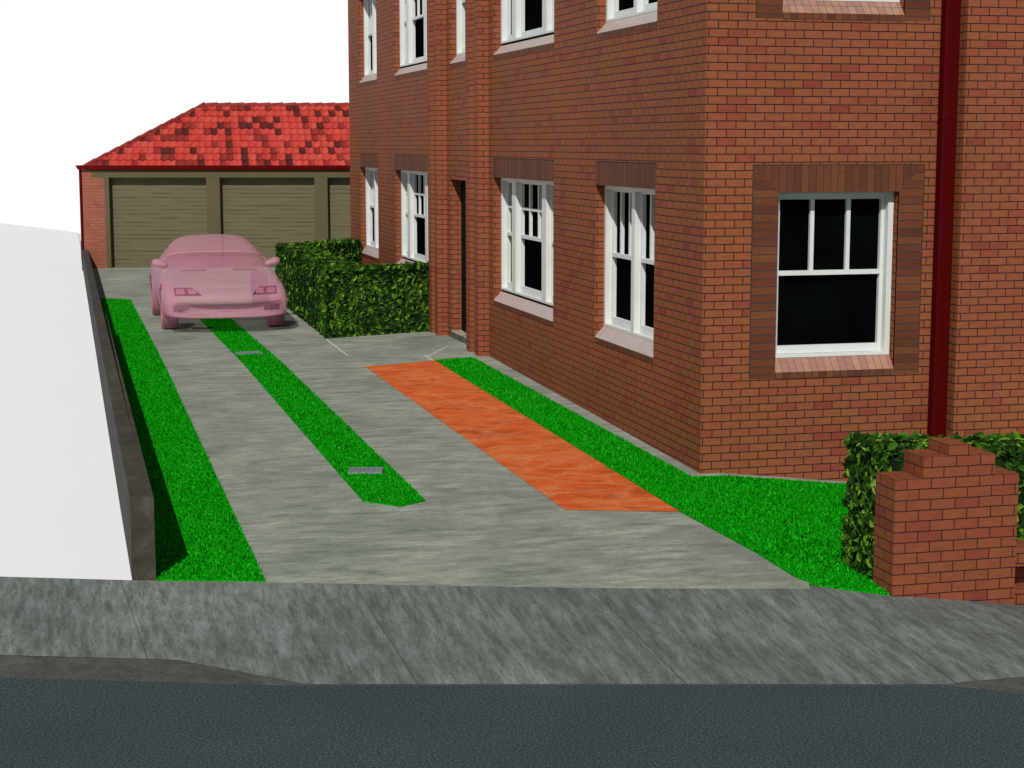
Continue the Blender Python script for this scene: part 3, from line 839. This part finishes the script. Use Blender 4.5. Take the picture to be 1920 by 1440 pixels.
for P0, P1, cnt in ((E0, R0, 11), (R0, R1, 18)):
    for i in range(cnt):
        a = Vector(P0).lerp(Vector(P1), i / cnt); b = Vector(P0).lerp(Vector(P1), (i + 1.06) / cnt)
        tube(mb, a + Vector((0, 0, -0.01)), b + Vector((0, 0, 0.012)), 0.066, 10)
mb.build('ridge_cap', M['roofcap'], rf)

# ------------------------------------------------------------------ hedges
def hedge(name, prisms, label, dens, size):
    """prisms: (polygon, z0 function, z1 function); leaves are scattered over the outer surface"""
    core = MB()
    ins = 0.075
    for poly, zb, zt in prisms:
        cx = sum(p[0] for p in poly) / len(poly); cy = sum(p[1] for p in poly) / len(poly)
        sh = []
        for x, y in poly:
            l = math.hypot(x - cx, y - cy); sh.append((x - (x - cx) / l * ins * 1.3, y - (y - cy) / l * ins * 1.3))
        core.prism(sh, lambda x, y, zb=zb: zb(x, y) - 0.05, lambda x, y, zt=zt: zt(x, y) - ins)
    P, Nn = [], []
    def inside(poly, q, m):
        k = len(poly); ok = np.ones(len(q), bool)
        ar = sum(poly[i][0] * poly[(i + 1) % k][1] - poly[(i + 1) % k][0] * poly[i][1] for i in range(k))
        sg = 1 if ar > 0 else -1
        for i in range(k):
            a, b = poly[i], poly[(i + 1) % k]
            ex, ey = b[0] - a[0], b[1] - a[1]; l = math.hypot(ex, ey)
            ok &= sg * (ex * (q[:, 1] - a[1]) - ey * (q[:, 0] - a[0])) / l > m
        return ok
    for pi, (poly, zb, zt) in enumerate(prisms):
        k = len(poly)
        ar = sum(poly[i][0] * poly[(i + 1) % k][1] - poly[(i + 1) % k][0] * poly[i][1] for i in range(k)); sg = 1 if ar > 0 else -1
        pts, nrm = [], []
        for i in range(k):
            a, b = np.array(poly[i]), np.array(poly[(i + 1) % k]); e = b - a; l = np.hypot(*e)
            hh = zt(*a) - zb(*a); n = int(l * hh * dens)
            t = rng.random(n); w = rng.random(n)
            q = a + e * t[:, None]
            zz = np.array([zb(x, y) + (zt(x, y) - zb(x, y)) * ww for (x, y), ww in zip(q, w)])
            nv = np.array([e[1], -e[0]]) * sg / l
            pts.append(np.column_stack([q, zz])); nrm.append(np.tile([nv[0], nv[1], 0.12], (n, 1)))
        n = int(area(poly) * dens * 1.15); q = pts_in_poly(poly, n)
        zz = np.array([zt(x, y) for x, y in q]); pts.append(np.column_stack([q, zz])); nrm.append(np.tile([0, 0, 1.0], (n, 1)))
        pts = np.concatenate(pts); nrm = np.concatenate(nrm)
        for pj, (po, zb2, zt2) in enumerate(prisms):
            if pj == pi: continue
            hit = inside(po, pts, 0.03) & (pts[:, 2] < np.array([zt2(x, y) for x, y in pts[:, :2]]) - 0.02)
            if pj < pi: hit |= inside(po, pts, 0.0) & (np.abs(nrm[:, 2]) > 0.9)
            pts, nrm = pts[~hit], nrm[~hit]
        # soften the clipped top edges
        d = np.full(len(pts), 9.0)
        for i in range(k):
            a, b = np.array(poly[i]), np.array(poly[(i + 1) % k]); e = (b - a) / np.hypot(*(b - a))
            d = np.minimum(d, np.abs(e[0] * (pts[:, 1] - a[1]) - e[1] * (pts[:, 0] - a[0])))
        tp = nrm[:, 2] > 0.9; rr = 0.07
        kx = np.clip(1 - d / rr, 0, 1); pts[tp, 2] -= rr * (1 - np.sqrt(1 - kx[tp] ** 2)) * 0.9
        P.append(pts); Nn.append(nrm)
    P = np.concatenate(P); Nn = np.concatenate(Nn); n = len(P)
    ph = np.sin(P[:, 0] * 7.3 + P[:, 2] * 5.1) + np.sin(P[:, 1] * 6.1 - P[:, 2] * 8.3) + np.sin((P[:, 0] + P[:, 1]) * 13.7 + P[:, 2] * 11)
    dep = np.abs(rng.normal(0, 0.030, n)) + 0.012 + 0.003 * ph
    P = P - Nn * dep[:, None]
    nn = Nn + rng.normal(0, 0.32, (n, 3)); nn /= np.linalg.norm(nn, axis=1)[:, None]
    td = rng.normal(0, 1, (n, 3)) + np.array([0, 0, 0.15]) + Nn * 0.1
    td -= nn * (td * nn).sum(1)[:, None]; td /= np.linalg.norm(td, axis=1)[:, None]
    sd = np.cross(nn, td)
    Ls = size * (0.65 + 0.7 * rng.random(n)); Ws = Ls * (0.21 + 0.08 * rng.random(n))
    fold = Ws * 0.35
    V = np.empty((n, 6, 3))
    mid = P + td * (Ls * 0.0)[:, None]
    V[:, 0] = P - td * (Ls * 0.5)[:, None]
    V[:, 1] = P - td * (Ls * 0.06)[:, None] - sd * Ws[:, None] + nn * fold[:, None]
    V[:, 2] = P + td * (Ls * 0.24)[:, None] - sd * (Ws * 0.8)[:, None] + nn * (fold * 0.8)[:, None]
    V[:, 3] = P + td * (Ls * 0.5)[:, None]
    V[:, 4] = P + td * (Ls * 0.24)[:, None] + sd * (Ws * 0.8)[:, None] + nn * (fold * 0.8)[:, None]
    V[:, 5] = P - td * (Ls * 0.06)[:, None] + sd * Ws[:, None] + nn * fold[:, None]
    nb = len(core.v)
    ix = np.arange(n)[:, None] * 6 + nb
    fa = np.concatenate([ix + np.array([[0, 1, 2, 3]]), ix + np.array([[0, 3, 4, 5]])]).tolist()
    me = bpy.data.meshes.new(name)
    me.from_pydata(core.v + V.reshape(-1, 3).tolist(), [], core.f + fa)
    me.materials.append(M['hedgecore']); me.materials.append(M['leaf'])
    me.polygons.foreach_set('material_index', [0] * len(core.f) + [1] * len(fa))
    tint = np.clip(rng.beta(1.3, 1.7, n) + 0.05 * ph, 0, 1)
    at = me.attributes.new('tint', 'FLOAT', 'POINT')
    at.data.foreach_set('value', np.concatenate([np.zeros(nb), np.repeat(tint, 6)]))
    o = bpy.data.objects.new(name, me); link(o)
    return tag(o, label, 'hedge')
zb = lambda x, y: 0.126
zt = lambda x, y: 1.195
fs = 0.335                                         # the short arms run at a skew to the building
A0 = (-1.914, 11.218)
hedge('hedge', [([(-1.914, 11.218), (-0.02, 11.218 + 1.894 * fs), (-0.02, 11.86 + 0.58), (-1.914, 11.80)], zb, zt),
                ([(-1.914, 11.218), (-1.25, 11.218 + 0.66 * fs), (-1.20, 18.3), (-1.86, 18.1)], zb, zt),
                ([(-1.87, 17.3), (-0.02, 19.2), (-0.02, 19.85), (-1.85, 18.1)], zb, zt)],
      'clipped leafy hedge boxed in a hollow against the brick wall, right of the pink car', 1150, 0.105)
hb = lambda x, y: T(x, y) - 0.01
ht = lambda x, y: 0.955 - 0.050 * (x + 0.16)
hedge('hedge', [([(-0.16, -4.0), (3.6, -4.0), (3.6, -3.47), (-0.16, -3.47)], hb, ht)],
      'square clipped leafy hedge right behind the stepped brick pier at the footpath', 1900, 0.085)

# ------------------------------------------------------------------ stepped brick pier and low front wall
mb = MB(); yp, yq = -4.314, -4.012
def stack(mb, x0, x1, z0, z1): mb.box((x0, yp, z0), (x1, yq, z1))
mb2 = [(-0.178, 0.790, -0.45, 0.766), (0.036, 0.595, 0.766, 0.918), (0.230, 0.400, 0.918, 0.996)]
zc = None
bm_v = MB()
# outer skin only, so that no two faces coincide where the tiers meet
for i, (a, b, c, d) in enumerate(mb2):
    bm_v.quad((a, yp, c), (b, yp, c), (b, yp, d), (a, yp, d)); bm_v.quad((b, yq, c), (a, yq, c), (a, yq, d), (b, yq, d))
    bm_v.quad((a, yq, c), (a, yp, c), (a, yp, d), (a, yq, d)); bm_v.quad((b, yp, c), (b, yq, c), (b, yq, d), (b, yp, d))
    if i < 2:
        e, g = mb2[i + 1][:2]
        bm_v.quad((a, yp, d), (e, yp, d), (e, yq, d), (a, yq, d)); bm_v.quad((g, yp, d), (b, yp, d), (b, yq, d), (g, yq, d))
    else:
        bm_v.quad((a, yp, d), (b, yp, d), (b, yq, d), (a, yq, d))
pier = bm_v.build('gate_pier', M['pier_brick'], closed=False)
tag(pier, 'stepped red brick pier with three tiers standing at the edge of the footpath', 'pier')
lw = MB(); lw.box((0.7915, -4.235, 0.060), (4.5, -4.02, 0.200))
wl = lw.build('low_wall', M['pier_brick'])
tag(wl, 'low red brick front wall with a dark recess beside the stepped pier', 'wall')
lw = MB(); lw.box((0.7925, -4.235, -0.6), (4.5, -4.02, -0.118)); lw.build('base', M['pier_brick'], wl)
lw = MB(); lw.box((0.7935, -4.06, -0.117), (4.5, -4.03, 0.059)); lw.build('recessed_panel', M['pier_brick'], wl)

# ------------------------------------------------------------------ drain grates in the middle grass strip
def grate(cx, cy, w, l, rot, label):
    z = T(cx, cy) + 0.032
    b = MB(); t = 0.012
    b.box((-w / 2, -l / 2, -0.03), (w / 2, -l / 2 + t, 0)); b.box((-w / 2, l / 2 - t, -0.03), (w / 2, l / 2, 0))
    b.box((-w / 2, -l / 2 + t, -0.03), (-w / 2 + t, l / 2 - t, 0)); b.box((w / 2 - t, -l / 2 + t, -0.03), (w / 2, l / 2 - t, 0))
    o = b.build('drain_grate', M['steel']); o.location = (cx, cy, z); o.rotation_euler = (math.atan(0.015) if cy < 8.4 else 0, 0, rot)
    g = MB(); n = 12
    for i in range(n):
        x = -w / 2 + t + (w - 2 * t) * (i + 0.5) / n
        g.box((x - 0.0065, -l / 2 + t, -0.028), (x + 0.0065, l / 2 - t, -0.002))
    g.box((-w / 2 + t, -0.006, -0.027), (w / 2 - t, 0.006, -0.003))
    g.build('grille', M['steel'], o)
    p = MB(); p.box((-w / 2 + .002, -l / 2 + .002, -0.036), (w / 2 - .002, l / 2 - .002, -0.0305)); p.build('sump', M['black'], o)
    return tag(o, label, 'drain grate', group='drain grates in the middle grass strip')
grate(-3.08, 0.775, 0.32, 0.215, R(-13.5), 'grey steel drain grate near the pointed front end of the middle grass strip')
grate(-3.285, 9.50, 0.345, 0.20, R(13), 'small grey steel drain grate in the grass just in front of the pink car')

# ------------------------------------------------------------------ pink car
car = empty('parked_car', (-3.315, 12.30, 0.126))
tag(car, 'translucent pink sports coupe parked nose out on the driveway before the garages', 'car')
AX0, AX1, TR = 0.98, 3.40, 0.325
def mirror_section(half):
    return [(-x, y, z) for x, y, z in reversed(half[1:-1])]
def lofted(name, secs, mat, parent, cap=True, sub=2, close=True):
    V, F = [], []
    k = None
    for s in secs:
        ring = s + ([(-x, y, z) for x, y, z in reversed(s[1:-1])] if close else [(-x, y, z) for x, y, z in reversed(s[1:])][::1])
        if not close:
            ring = [(-x, y, z) for x, y, z in reversed(s[1:])] + s
        k = len(ring); V += ring
    for i in range(len(secs) - 1):
        for j in range(k if close else k - 1):
            a = i * k + j; b = i * k + (j + 1) % k
            F.append((a, b, b + k, a + k))
    if cap and close:
        F.append(tuple(reversed(range(k)))); n = (len(secs) - 1) * k; F.append(tuple(n + i for i in range(k)))
    me = bpy.data.meshes.new(name); me.from_pydata(V, [], F)
    bm = bmesh.new(); bm.from_mesh(me); bmesh.ops.recalc_face_normals(bm, faces=bm.faces); bm.to_mesh(me); bm.free()
    me.polygons.foreach_set('use_smooth', [True] * len(me.polygons))
    me.materials.append(mat)
    o = bpy.data.objects.new(name, me); link(o, parent)
    if sub:
        m = o.modifiers.new('sub', 'SUBSURF'); m.levels = sub; m.render_levels = sub
    return o
def sec(y, w, zt, zs, zm, zl, zb, sweep=0.0):
    def Y(x): return y + sweep * (abs(x) / 1.0) ** 2.2
    pts = [(0, zt), (0.42 * w, zt - 0.004), (0.74 * w, zt - 0.018), (0.93 * w, zs), (1.0 * w, (zs + zm) / 2), (1.01 * w, zm), (1.0 * w, zl), (0.955 * w, zb), (0.5 * w, zb - 0.01), (0, zb - 0.01)]
    return [(x, Y(x), z) for x, z in pts]
secs = [sec(-0.055, 0.84, 0.475, 0.46, 0.40, 0.335, 0.29, 0.27),
        sec(-0.045, 0.92, 0.55, 0.53, 0.42, 0.31, 0.26, 0.27),
        sec(0.01, 0.965, 0.62, 0.595, 0.44, 0.30, 0.25, 0.26),
        sec(0.16, 0.985, 0.695, 0.665, 0.47, 0.30, 0.245, 0.23),
        sec(0.50, 1.00, 0.78, 0.75, 0.51, 0.31, 0.245, 0.14),
        sec(0.98, 1.00, 0.855, 0.84, 0.55, 0.32, 0.25, 0.06),
        sec(1.50, 0.985, 0.925, 0.90, 0.56, 0.32, 0.25),
        sec(1.85, 0.985, 0.965, 0.93, 0.56, 0.32, 0.25),
        sec(2.60, 0.985, 0.985, 0.945, 0.57, 0.32, 0.25),
        sec(3.15, 1.01, 0.99, 0.965, 0.60, 0.34, 0.25),
        sec(3.45, 1.045, 0.995, 0.985, 0.63, 0.36, 0.26),
        sec(3.95, 1.02, 0.99, 0.965, 0.63, 0.38, 0.29),
        sec(4.28, 0.95, 0.95, 0.91, 0.63, 0.43, 0.36),
        sec(4.36, 0.88, 0.85, 0.81, 0.61, 0.45, 0.40)]
body = lofted('body', secs, M['pink'], car)
# recesses: wheel arches, headlight pockets, lower intake
def cutter_mesh(kind, **k):
    bm = bmesh.new()
    if kind == 'cyl':
        bmesh.ops.create_cone(bm, cap_ends=True, segments=40, radius1=k['r'], radius2=k['r'], depth=k['d'])
        bmesh.ops.rotate(bm, verts=bm.verts, matrix=Matrix.Rotation(R(90), 3, 'Y'))
        bmesh.ops.translate(bm, verts=bm.verts, vec=k['c'])
    else:
        vs = [bm.verts.new(p) for p in k['pts']]
        for f in ((0, 3, 2, 1), (4, 5, 6, 7), (0, 1, 5, 4), (1, 2, 6, 5), (2, 3, 7, 6), (3, 0, 4, 7)): bm.faces.new([vs[i] for i in f])
        bmesh.ops.recalc_face_normals(bm, faces=bm.faces)
    me = bpy.data.meshes.new('cut'); bm.to_mesh(me); bm.free()
    o = bpy.data.objects.new('cut', me); link(o, car); return o
def pocket(poly, ya, yb):
    """poly: four (x,z) corners, going from the outside (ya) to the bottom (yb) of the recess; y may differ per corner"""
    fr = [(x, ya, z) for x, z in poly]; bk = [(x, y2, z) for (x, z), y2 in zip(poly, yb)]
    return fr + bk
cuts = []
for s in (-1, 1):
    for ay, rr in ((AX0, 0.375), (AX1, 0.385)):
        cuts.append(cutter_mesh('cyl', r=rr, d=0.42, c=(s * 0.95, ay, 0.36)))
    # headlight pocket: slanted inner end, straight outer end
    pl = [(s * 0.385, 0.600), (s * 0.815, 0.600), (s * 0.825, 0.722), (s * 0.52, 0.722)]
    cuts.append(cutter_mesh('hex', pts=pocket(pl, -0.3, [0.17, 0.27, 0.40, 0.31])))
    cuts.append(cutter_mesh('hex', pts=pocket([(s * 0.58, 0.345), (s * 0.84, 0.345), (s * 0.84, 0.455), (s * 0.58, 0.455)], -0.3, [0.16, 0.32, 0.32, 0.16])))
cuts.append(cutter_mesh('hex', pts=pocket([(-0.50, 0.345), (0.50, 0.345), (0.50, 0.425), (-0.50, 0.425)], -0.3, [0.05] * 4)))
for i, c in enumerate(cuts):
    md = body.modifiers.new('b%d' % i, 'BOOLEAN'); md.operation = 'DIFFERENCE'; md.object = c; md.solver = 'EXACT'
bpy.context.view_layer.update()
dg = bpy.context.evaluated_depsgraph_get()
nm = bpy.data.meshes.new_from_object(body.evaluated_get(dg))
body.modifiers.clear(); body.data = nm; nm.name = 'body'
nm.materials.clear(); nm.materials.append(M['pink'])
for p in nm.polygons: p.material_index = 0
for c in cuts:
    bpy.data.objects.remove(c)
nm.polygons.foreach_set('use_smooth', [True] * len(nm.polygons))
try:
    nm.set_sharp_from_angle(angle=R(38))
except Exception:
    pass
# cabin: a bubble that narrows above the windscreen header
hd_ = [(0, 2.15, 1.175), (0.45, 2.18, 1.17), (0.74, 2.26, 1.135), (0.865, 2.40, 1.045)]
cab = [hd_ + [(0.905, 2.46, 0.95)],
       [(0, 2.50, 1.335), (0.36, 2.52, 1.325), (0.635, 2.55, 1.285), (0.79, 2.62, 1.15), (0.91, 2.68, 0.955)],
       [(0, 2.85, 1.432), (0.36, 2.85, 1.425), (0.60, 2.86, 1.385), (0.76, 2.90, 1.20), (0.91, 2.92, 0.96)],
       [(0, 3.25, 1.435), (0.36, 3.25, 1.425), (0.575, 3.25, 1.38), (0.745, 3.25, 1.20), (0.90, 3.25, 0.965)],
       [(0, 3.62, 1.31), (0.38, 3.62, 1.30), (0.61, 3.62, 1.25), (0.75, 3.62, 1.13), (0.88, 3.62, 0.97)],
       [(0, 4.02, 1.07), (0.40, 4.02, 1.065), (0.66, 4.02, 1.04), (0.76, 4.02, 1.01), (0.83, 4.02, 0.965)],
       [(0, 4.2, 0.965), (0.40, 4.2, 0.963), (0.66, 4.2, 0.96), (0.76, 4.2, 0.955), (0.80, 4.2, 0.94)]]
lofted('roof', cab, M['pink'], car, close=False)
bt_ = [(0, 1.60, 0.935), (0.45, 1.65, 0.932), (0.77, 1.82, 0.928), (0.90, 2.10, 0.93)]
md_ = [(x0 * .5 + x1 * .5, y0 * .5 + y1 * .5, z0 * .5 + z1 * .5 + 0.018) for (x0, y0, z0), (x1, y1, z1) in zip(bt_, hd_)]
lofted('windscreen', [bt_, md_, hd_], M['pinkglass'], car, close=False)
def strip_tube(name, pts, r, mat, parent):
    cu = bpy.data.curves.new(name, 'CURVE'); cu.dimensions = '3D'; cu.bevel_depth = r; cu.bevel_resolution = 2
    sp = cu.splines.new('NURBS'); sp.points.add(len(pts) - 1); sp.use_endpoint_u = True; sp.order_u = 3
    for q, c in zip(sp.points, pts): q.co = (*c, 1)
    o = bpy.data.objects.new(name, cu); link(o)
    bpy.context.view_layer.update()
    me = bpy.data.meshes.new_from_object(o.evaluated_get(bpy.context.evaluated_depsgraph_get()))
    bpy.data.objects.remove(o); me.name = name
    me.materials.clear(); me.materials.append(mat)
    o = bpy.data.objects.new(name, me); link(o, parent); return o
full = [(-x, y, z) for x, y, z in reversed(hd_[1:])] + hd_
strip_tube('windscreen_trim', [(-0.90, 2.10, 0.935)] + full + [(0.90, 2.10, 0.935)], 0.014, M['pink'], car)
# wipers' louvres at the rear edge of the bonnet
for s in (-1, 1):
    b = MB(); b.hexa([(s * 0.22, 1.40, 0.905), (s * 0.62, 1.44, 0.890), (s * 0.62, 1.49, 0.890), (s * 0.22, 1.45, 0.905),
                      (s * 0.22, 1.40, 0.932), (s * 0.62, 1.44, 0.918), (s * 0.62, 1.49, 0.918), (s * 0.22, 1.45, 0.932)])
    b.build('bonnet_vent', M['pinkdark'], car, bevel=0.004)
# headlights: two square lamps at the back of each pocket
for s in (-1, 1):
    b = MB(); b.hexa([(s * 0.405, 0.160, 0.605), (s * 0.805, 0.258, 0.605), (s * 0.805, 0.273, 0.605), (s * 0.405, 0.175, 0.605),
                      (s * 0.53, 0.295, 0.718), (s * 0.815, 0.385, 0.718), (s * 0.815, 0.40, 0.718), (s * 0.53, 0.31, 0.718)])
    hl = b.build('headlight', M['pinkdeep'], car)
    for (xa, xb, ya) in ((0.46, 0.60, 0.175), (0.635, 0.79, 0.222)):
        b = MB(); b.hexa([(s * xa, ya - 0.006, 0.618), (s * xb, ya + 0.036, 0.618), (s * xb, ya + 0.085, 0.618), (s * xa, ya + 0.03, 0.618),
                          (s * (xa + 0.03), ya + 0.068, 0.700), (s * xb, ya + 0.115, 0.700), (s * xb, ya + 0.155, 0.700), (s * (xa + 0.03), ya + 0.10, 0.700)])
        b.build('lamp', M['pinktyre'], hl, bevel=0.008)
# door mirrors
for s in (-1, 1):
    mpts = []
    def msec(t, r, h, yy, zz): return [(s * t, yy + r * math.cos(a * math.pi / 6), zz + h * math.sin(a * math.pi / 6)) for a in range(12)]
    rings = [msec(0.80, 0.11, 0.05, 2.02, 0.955), msec(0.89, 0.10, 0.065, 1.99, 0.985), msec(0.96, 0.09, 0.075, 1.96, 1.01), msec(1.035, 0.085, 0.068, 1.96, 1.02), msec(1.075, 0.04, 0.035, 1.98, 1.02)]
    V = [p for r in rings for p in r]; F = [(i * 12 + j, i * 12 + (j + 1) % 12, (i + 1) * 12 + (j + 1) % 12, (i + 1) * 12 + j) for i in range(4) for j in range(12)]
    F += [tuple(range(11, -1, -1)), tuple(48 + i for i in range(12))]
    me = bpy.data.meshes.new('side_mirror'); me.from_pydata(V, [], F)
    bm = bmesh.new(); bm.from_mesh(me); bmesh.ops.recalc_face_normals(bm, faces=bm.faces); bm.to_mesh(me); bm.free()
    me.polygons.foreach_set('use_smooth', [True] * len(me.polygons)); me.materials.append(M['pink'])
    o = bpy.data.objects.new('side_mirror', me); link(o, car); m = o.modifiers.new('s', 'SUBSURF'); m.render_levels = 1; m.levels = 1
# wheels
def lathe(mb, prof, cx, cy, cz, s, n=36):
    k0 = len(mb.v)
    for (x, r) in prof:
        mb.v += [(cx + s * x, cy + r * math.cos(2 * math.pi * i / n), cz + r * math.sin(2 * math.pi * i / n)) for i in range(n)]
    for a in range(len(prof) - 1):
        for i in range(n):
            j = (i + 1) % n; mb.f.append((k0 + a * n + i, k0 + a * n + j, k0 + (a + 1) * n + j, k0 + (a + 1) * n + i)); mb.m.append(0)
def wheel(s, ay, xo):
    b = MB(); r = TR
    lathe(b, [(-0.255, 0.20), (-0.255, r - 0.03), (-0.235, r), (-0.02, r), (0.0, r - 0.03), (0.0, r - 0.085), (-0.03, r - 0.10)], s * xo, ay, r, s)
    t = b.build('wheel', M['pinktyre'], car, closed=True, weld=True)
    b = MB()
    lathe(b, [(-0.05, r - 0.101), (-0.015, r - 0.102), (-0.03, 0.19), (-0.05, 0.07), (-0.025, 0.045), (-0.02, 0.0)], s * xo, ay, r, s)
    for i in range(5):
        a = 2 * math.pi * i / 5
        c, d = math.cos(a), math.sin(a)
        px, py = -d * 0.028, c * 0.028
        q = []
        for xx in (-0.035, -0.012):
            for (rr, w) in ((0.05, 1.0), (r - 0.105, 1.0)):
                q.append((s * xo + s * xx, ay + c * rr - px, r + d * rr - py)); q.append((s * xo + s * xx, ay + c * rr + px, r + d * rr + py))
        b.hexa([q[0], q[1], q[3], q[2], q[4], q[5], q[7], q[6]])
    b.build('rim', M['pink'], t)
for s in (-1, 1):
    wheel(s, AX0, 0.985); wheel(s, AX1, 1.02)
# rear bench and dash, seen through the glass
b = lofted('rear_seat', [[(0, 3.30, 0.965), (0.40, 3.30, 0.96), (0.66, 3.32, 0.93), (0.72, 3.33, 0.80)], [(0, 3.75, 0.94), (0.42, 3.75, 0.935), (0.68, 3.75, 0.91), (0.74, 3.75, 0.80)]], M['pink'], car, close=False, sub=1)

# ------------------------------------------------------------------ camera
cam = bpy.data.cameras.new('camera'); co = bpy.data.objects.new('camera', cam); link(co)
cam.sensor_fit = 'HORIZONTAL'; cam.sensor_width = 36.0; cam.lens = 3231.0 / 1920 * 36.0
cam.clip_start = 0.1; cam.clip_end = 400
co.location = (-5.7645, -15.1584, 3.10)
co.rotation_euler = (R(90 - 7.91), 0, -R(14.49))
bpy.context.scene.camera = co

# ------------------------------------------------------------------ light
SUN = Vector((0.47, 1.0, -1.0)).normalized()              # direction the light travels
sl = bpy.data.lights.new('sun', 'SUN'); sl.energy = 4.75; sl.angle = R(0.5); sl.color = (1.0, 0.98, 0.935)
so = bpy.data.objects.new('sun', sl); link(so)
so.rotation_euler = SUN.to_track_quat('-Z', 'Y').to_euler(); so.location = (-10, -20, 25)
to_sun = -SUN
el = math.asin(to_sun.z); az = math.atan2(to_sun.x, to_sun.y)   # clockwise from +Y
w = bpy.data.worlds.new('World'); bpy.context.scene.world = w; w.use_nodes = True
nt = w.node_tree; N, L = nt.nodes, nt.links
bg = N['Background']
sky = N.new('ShaderNodeTexSky'); sky.sky_type = 'NISHITA'; sky.sun_disc = False
sky.sun_elevation = el; sky.sun_rotation = az; sky.air_density = 0.9; sky.dust_density = 0.4; sky.ozone_density = 1.0
# milky haze: white towards the horizon, thinning upwards
tc = N.new('ShaderNodeTexCoord'); sx = N.new('ShaderNodeSeparateXYZ'); L.new(tc.outputs['Generated'], sx.inputs[0])
mr = N.new('ShaderNodeMapRange'); mr.interpolation_type = 'SMOOTHSTEP'
mr.inputs['From Min'].default_value = 0.092; mr.inputs['From Max'].default_value = 0.15; mr.inputs['To Min'].default_value = 1; mr.inputs['To Max'].default_value = 0
L.new(sx.outputs[2], mr.inputs[0])
hsv = N.new('ShaderNodeHueSaturation'); hsv.inputs['Saturation'].default_value = 0.45; L.new(sky.outputs[0], hsv.inputs['Color'])
STR = 0.06
mx = N.new('ShaderNodeMix'); mx.data_type = 'RGBA'
L.new(mr.outputs[0], mx.inputs[0]); L.new(hsv.outputs[0], mx.inputs[6]); mx.inputs[7].default_value = (1.27 / STR, 1.27 / STR, 1.27 / STR, 1)
L.new(mx.outputs[2], bg.inputs['Color']); bg.inputs['Strength'].default_value = STR

sc = bpy.context.scene
sc.view_settings.view_transform = 'Standard'; sc.view_settings.look = 'None'
sc.view_settings.exposure = -0.30; sc.view_settings.gamma = 1; sc.view_settings.use_curve_mapping = False
sc.render.resolution_x = 1024; sc.render.resolution_y = 768
sc.cycles.transparent_max_bounces = 16
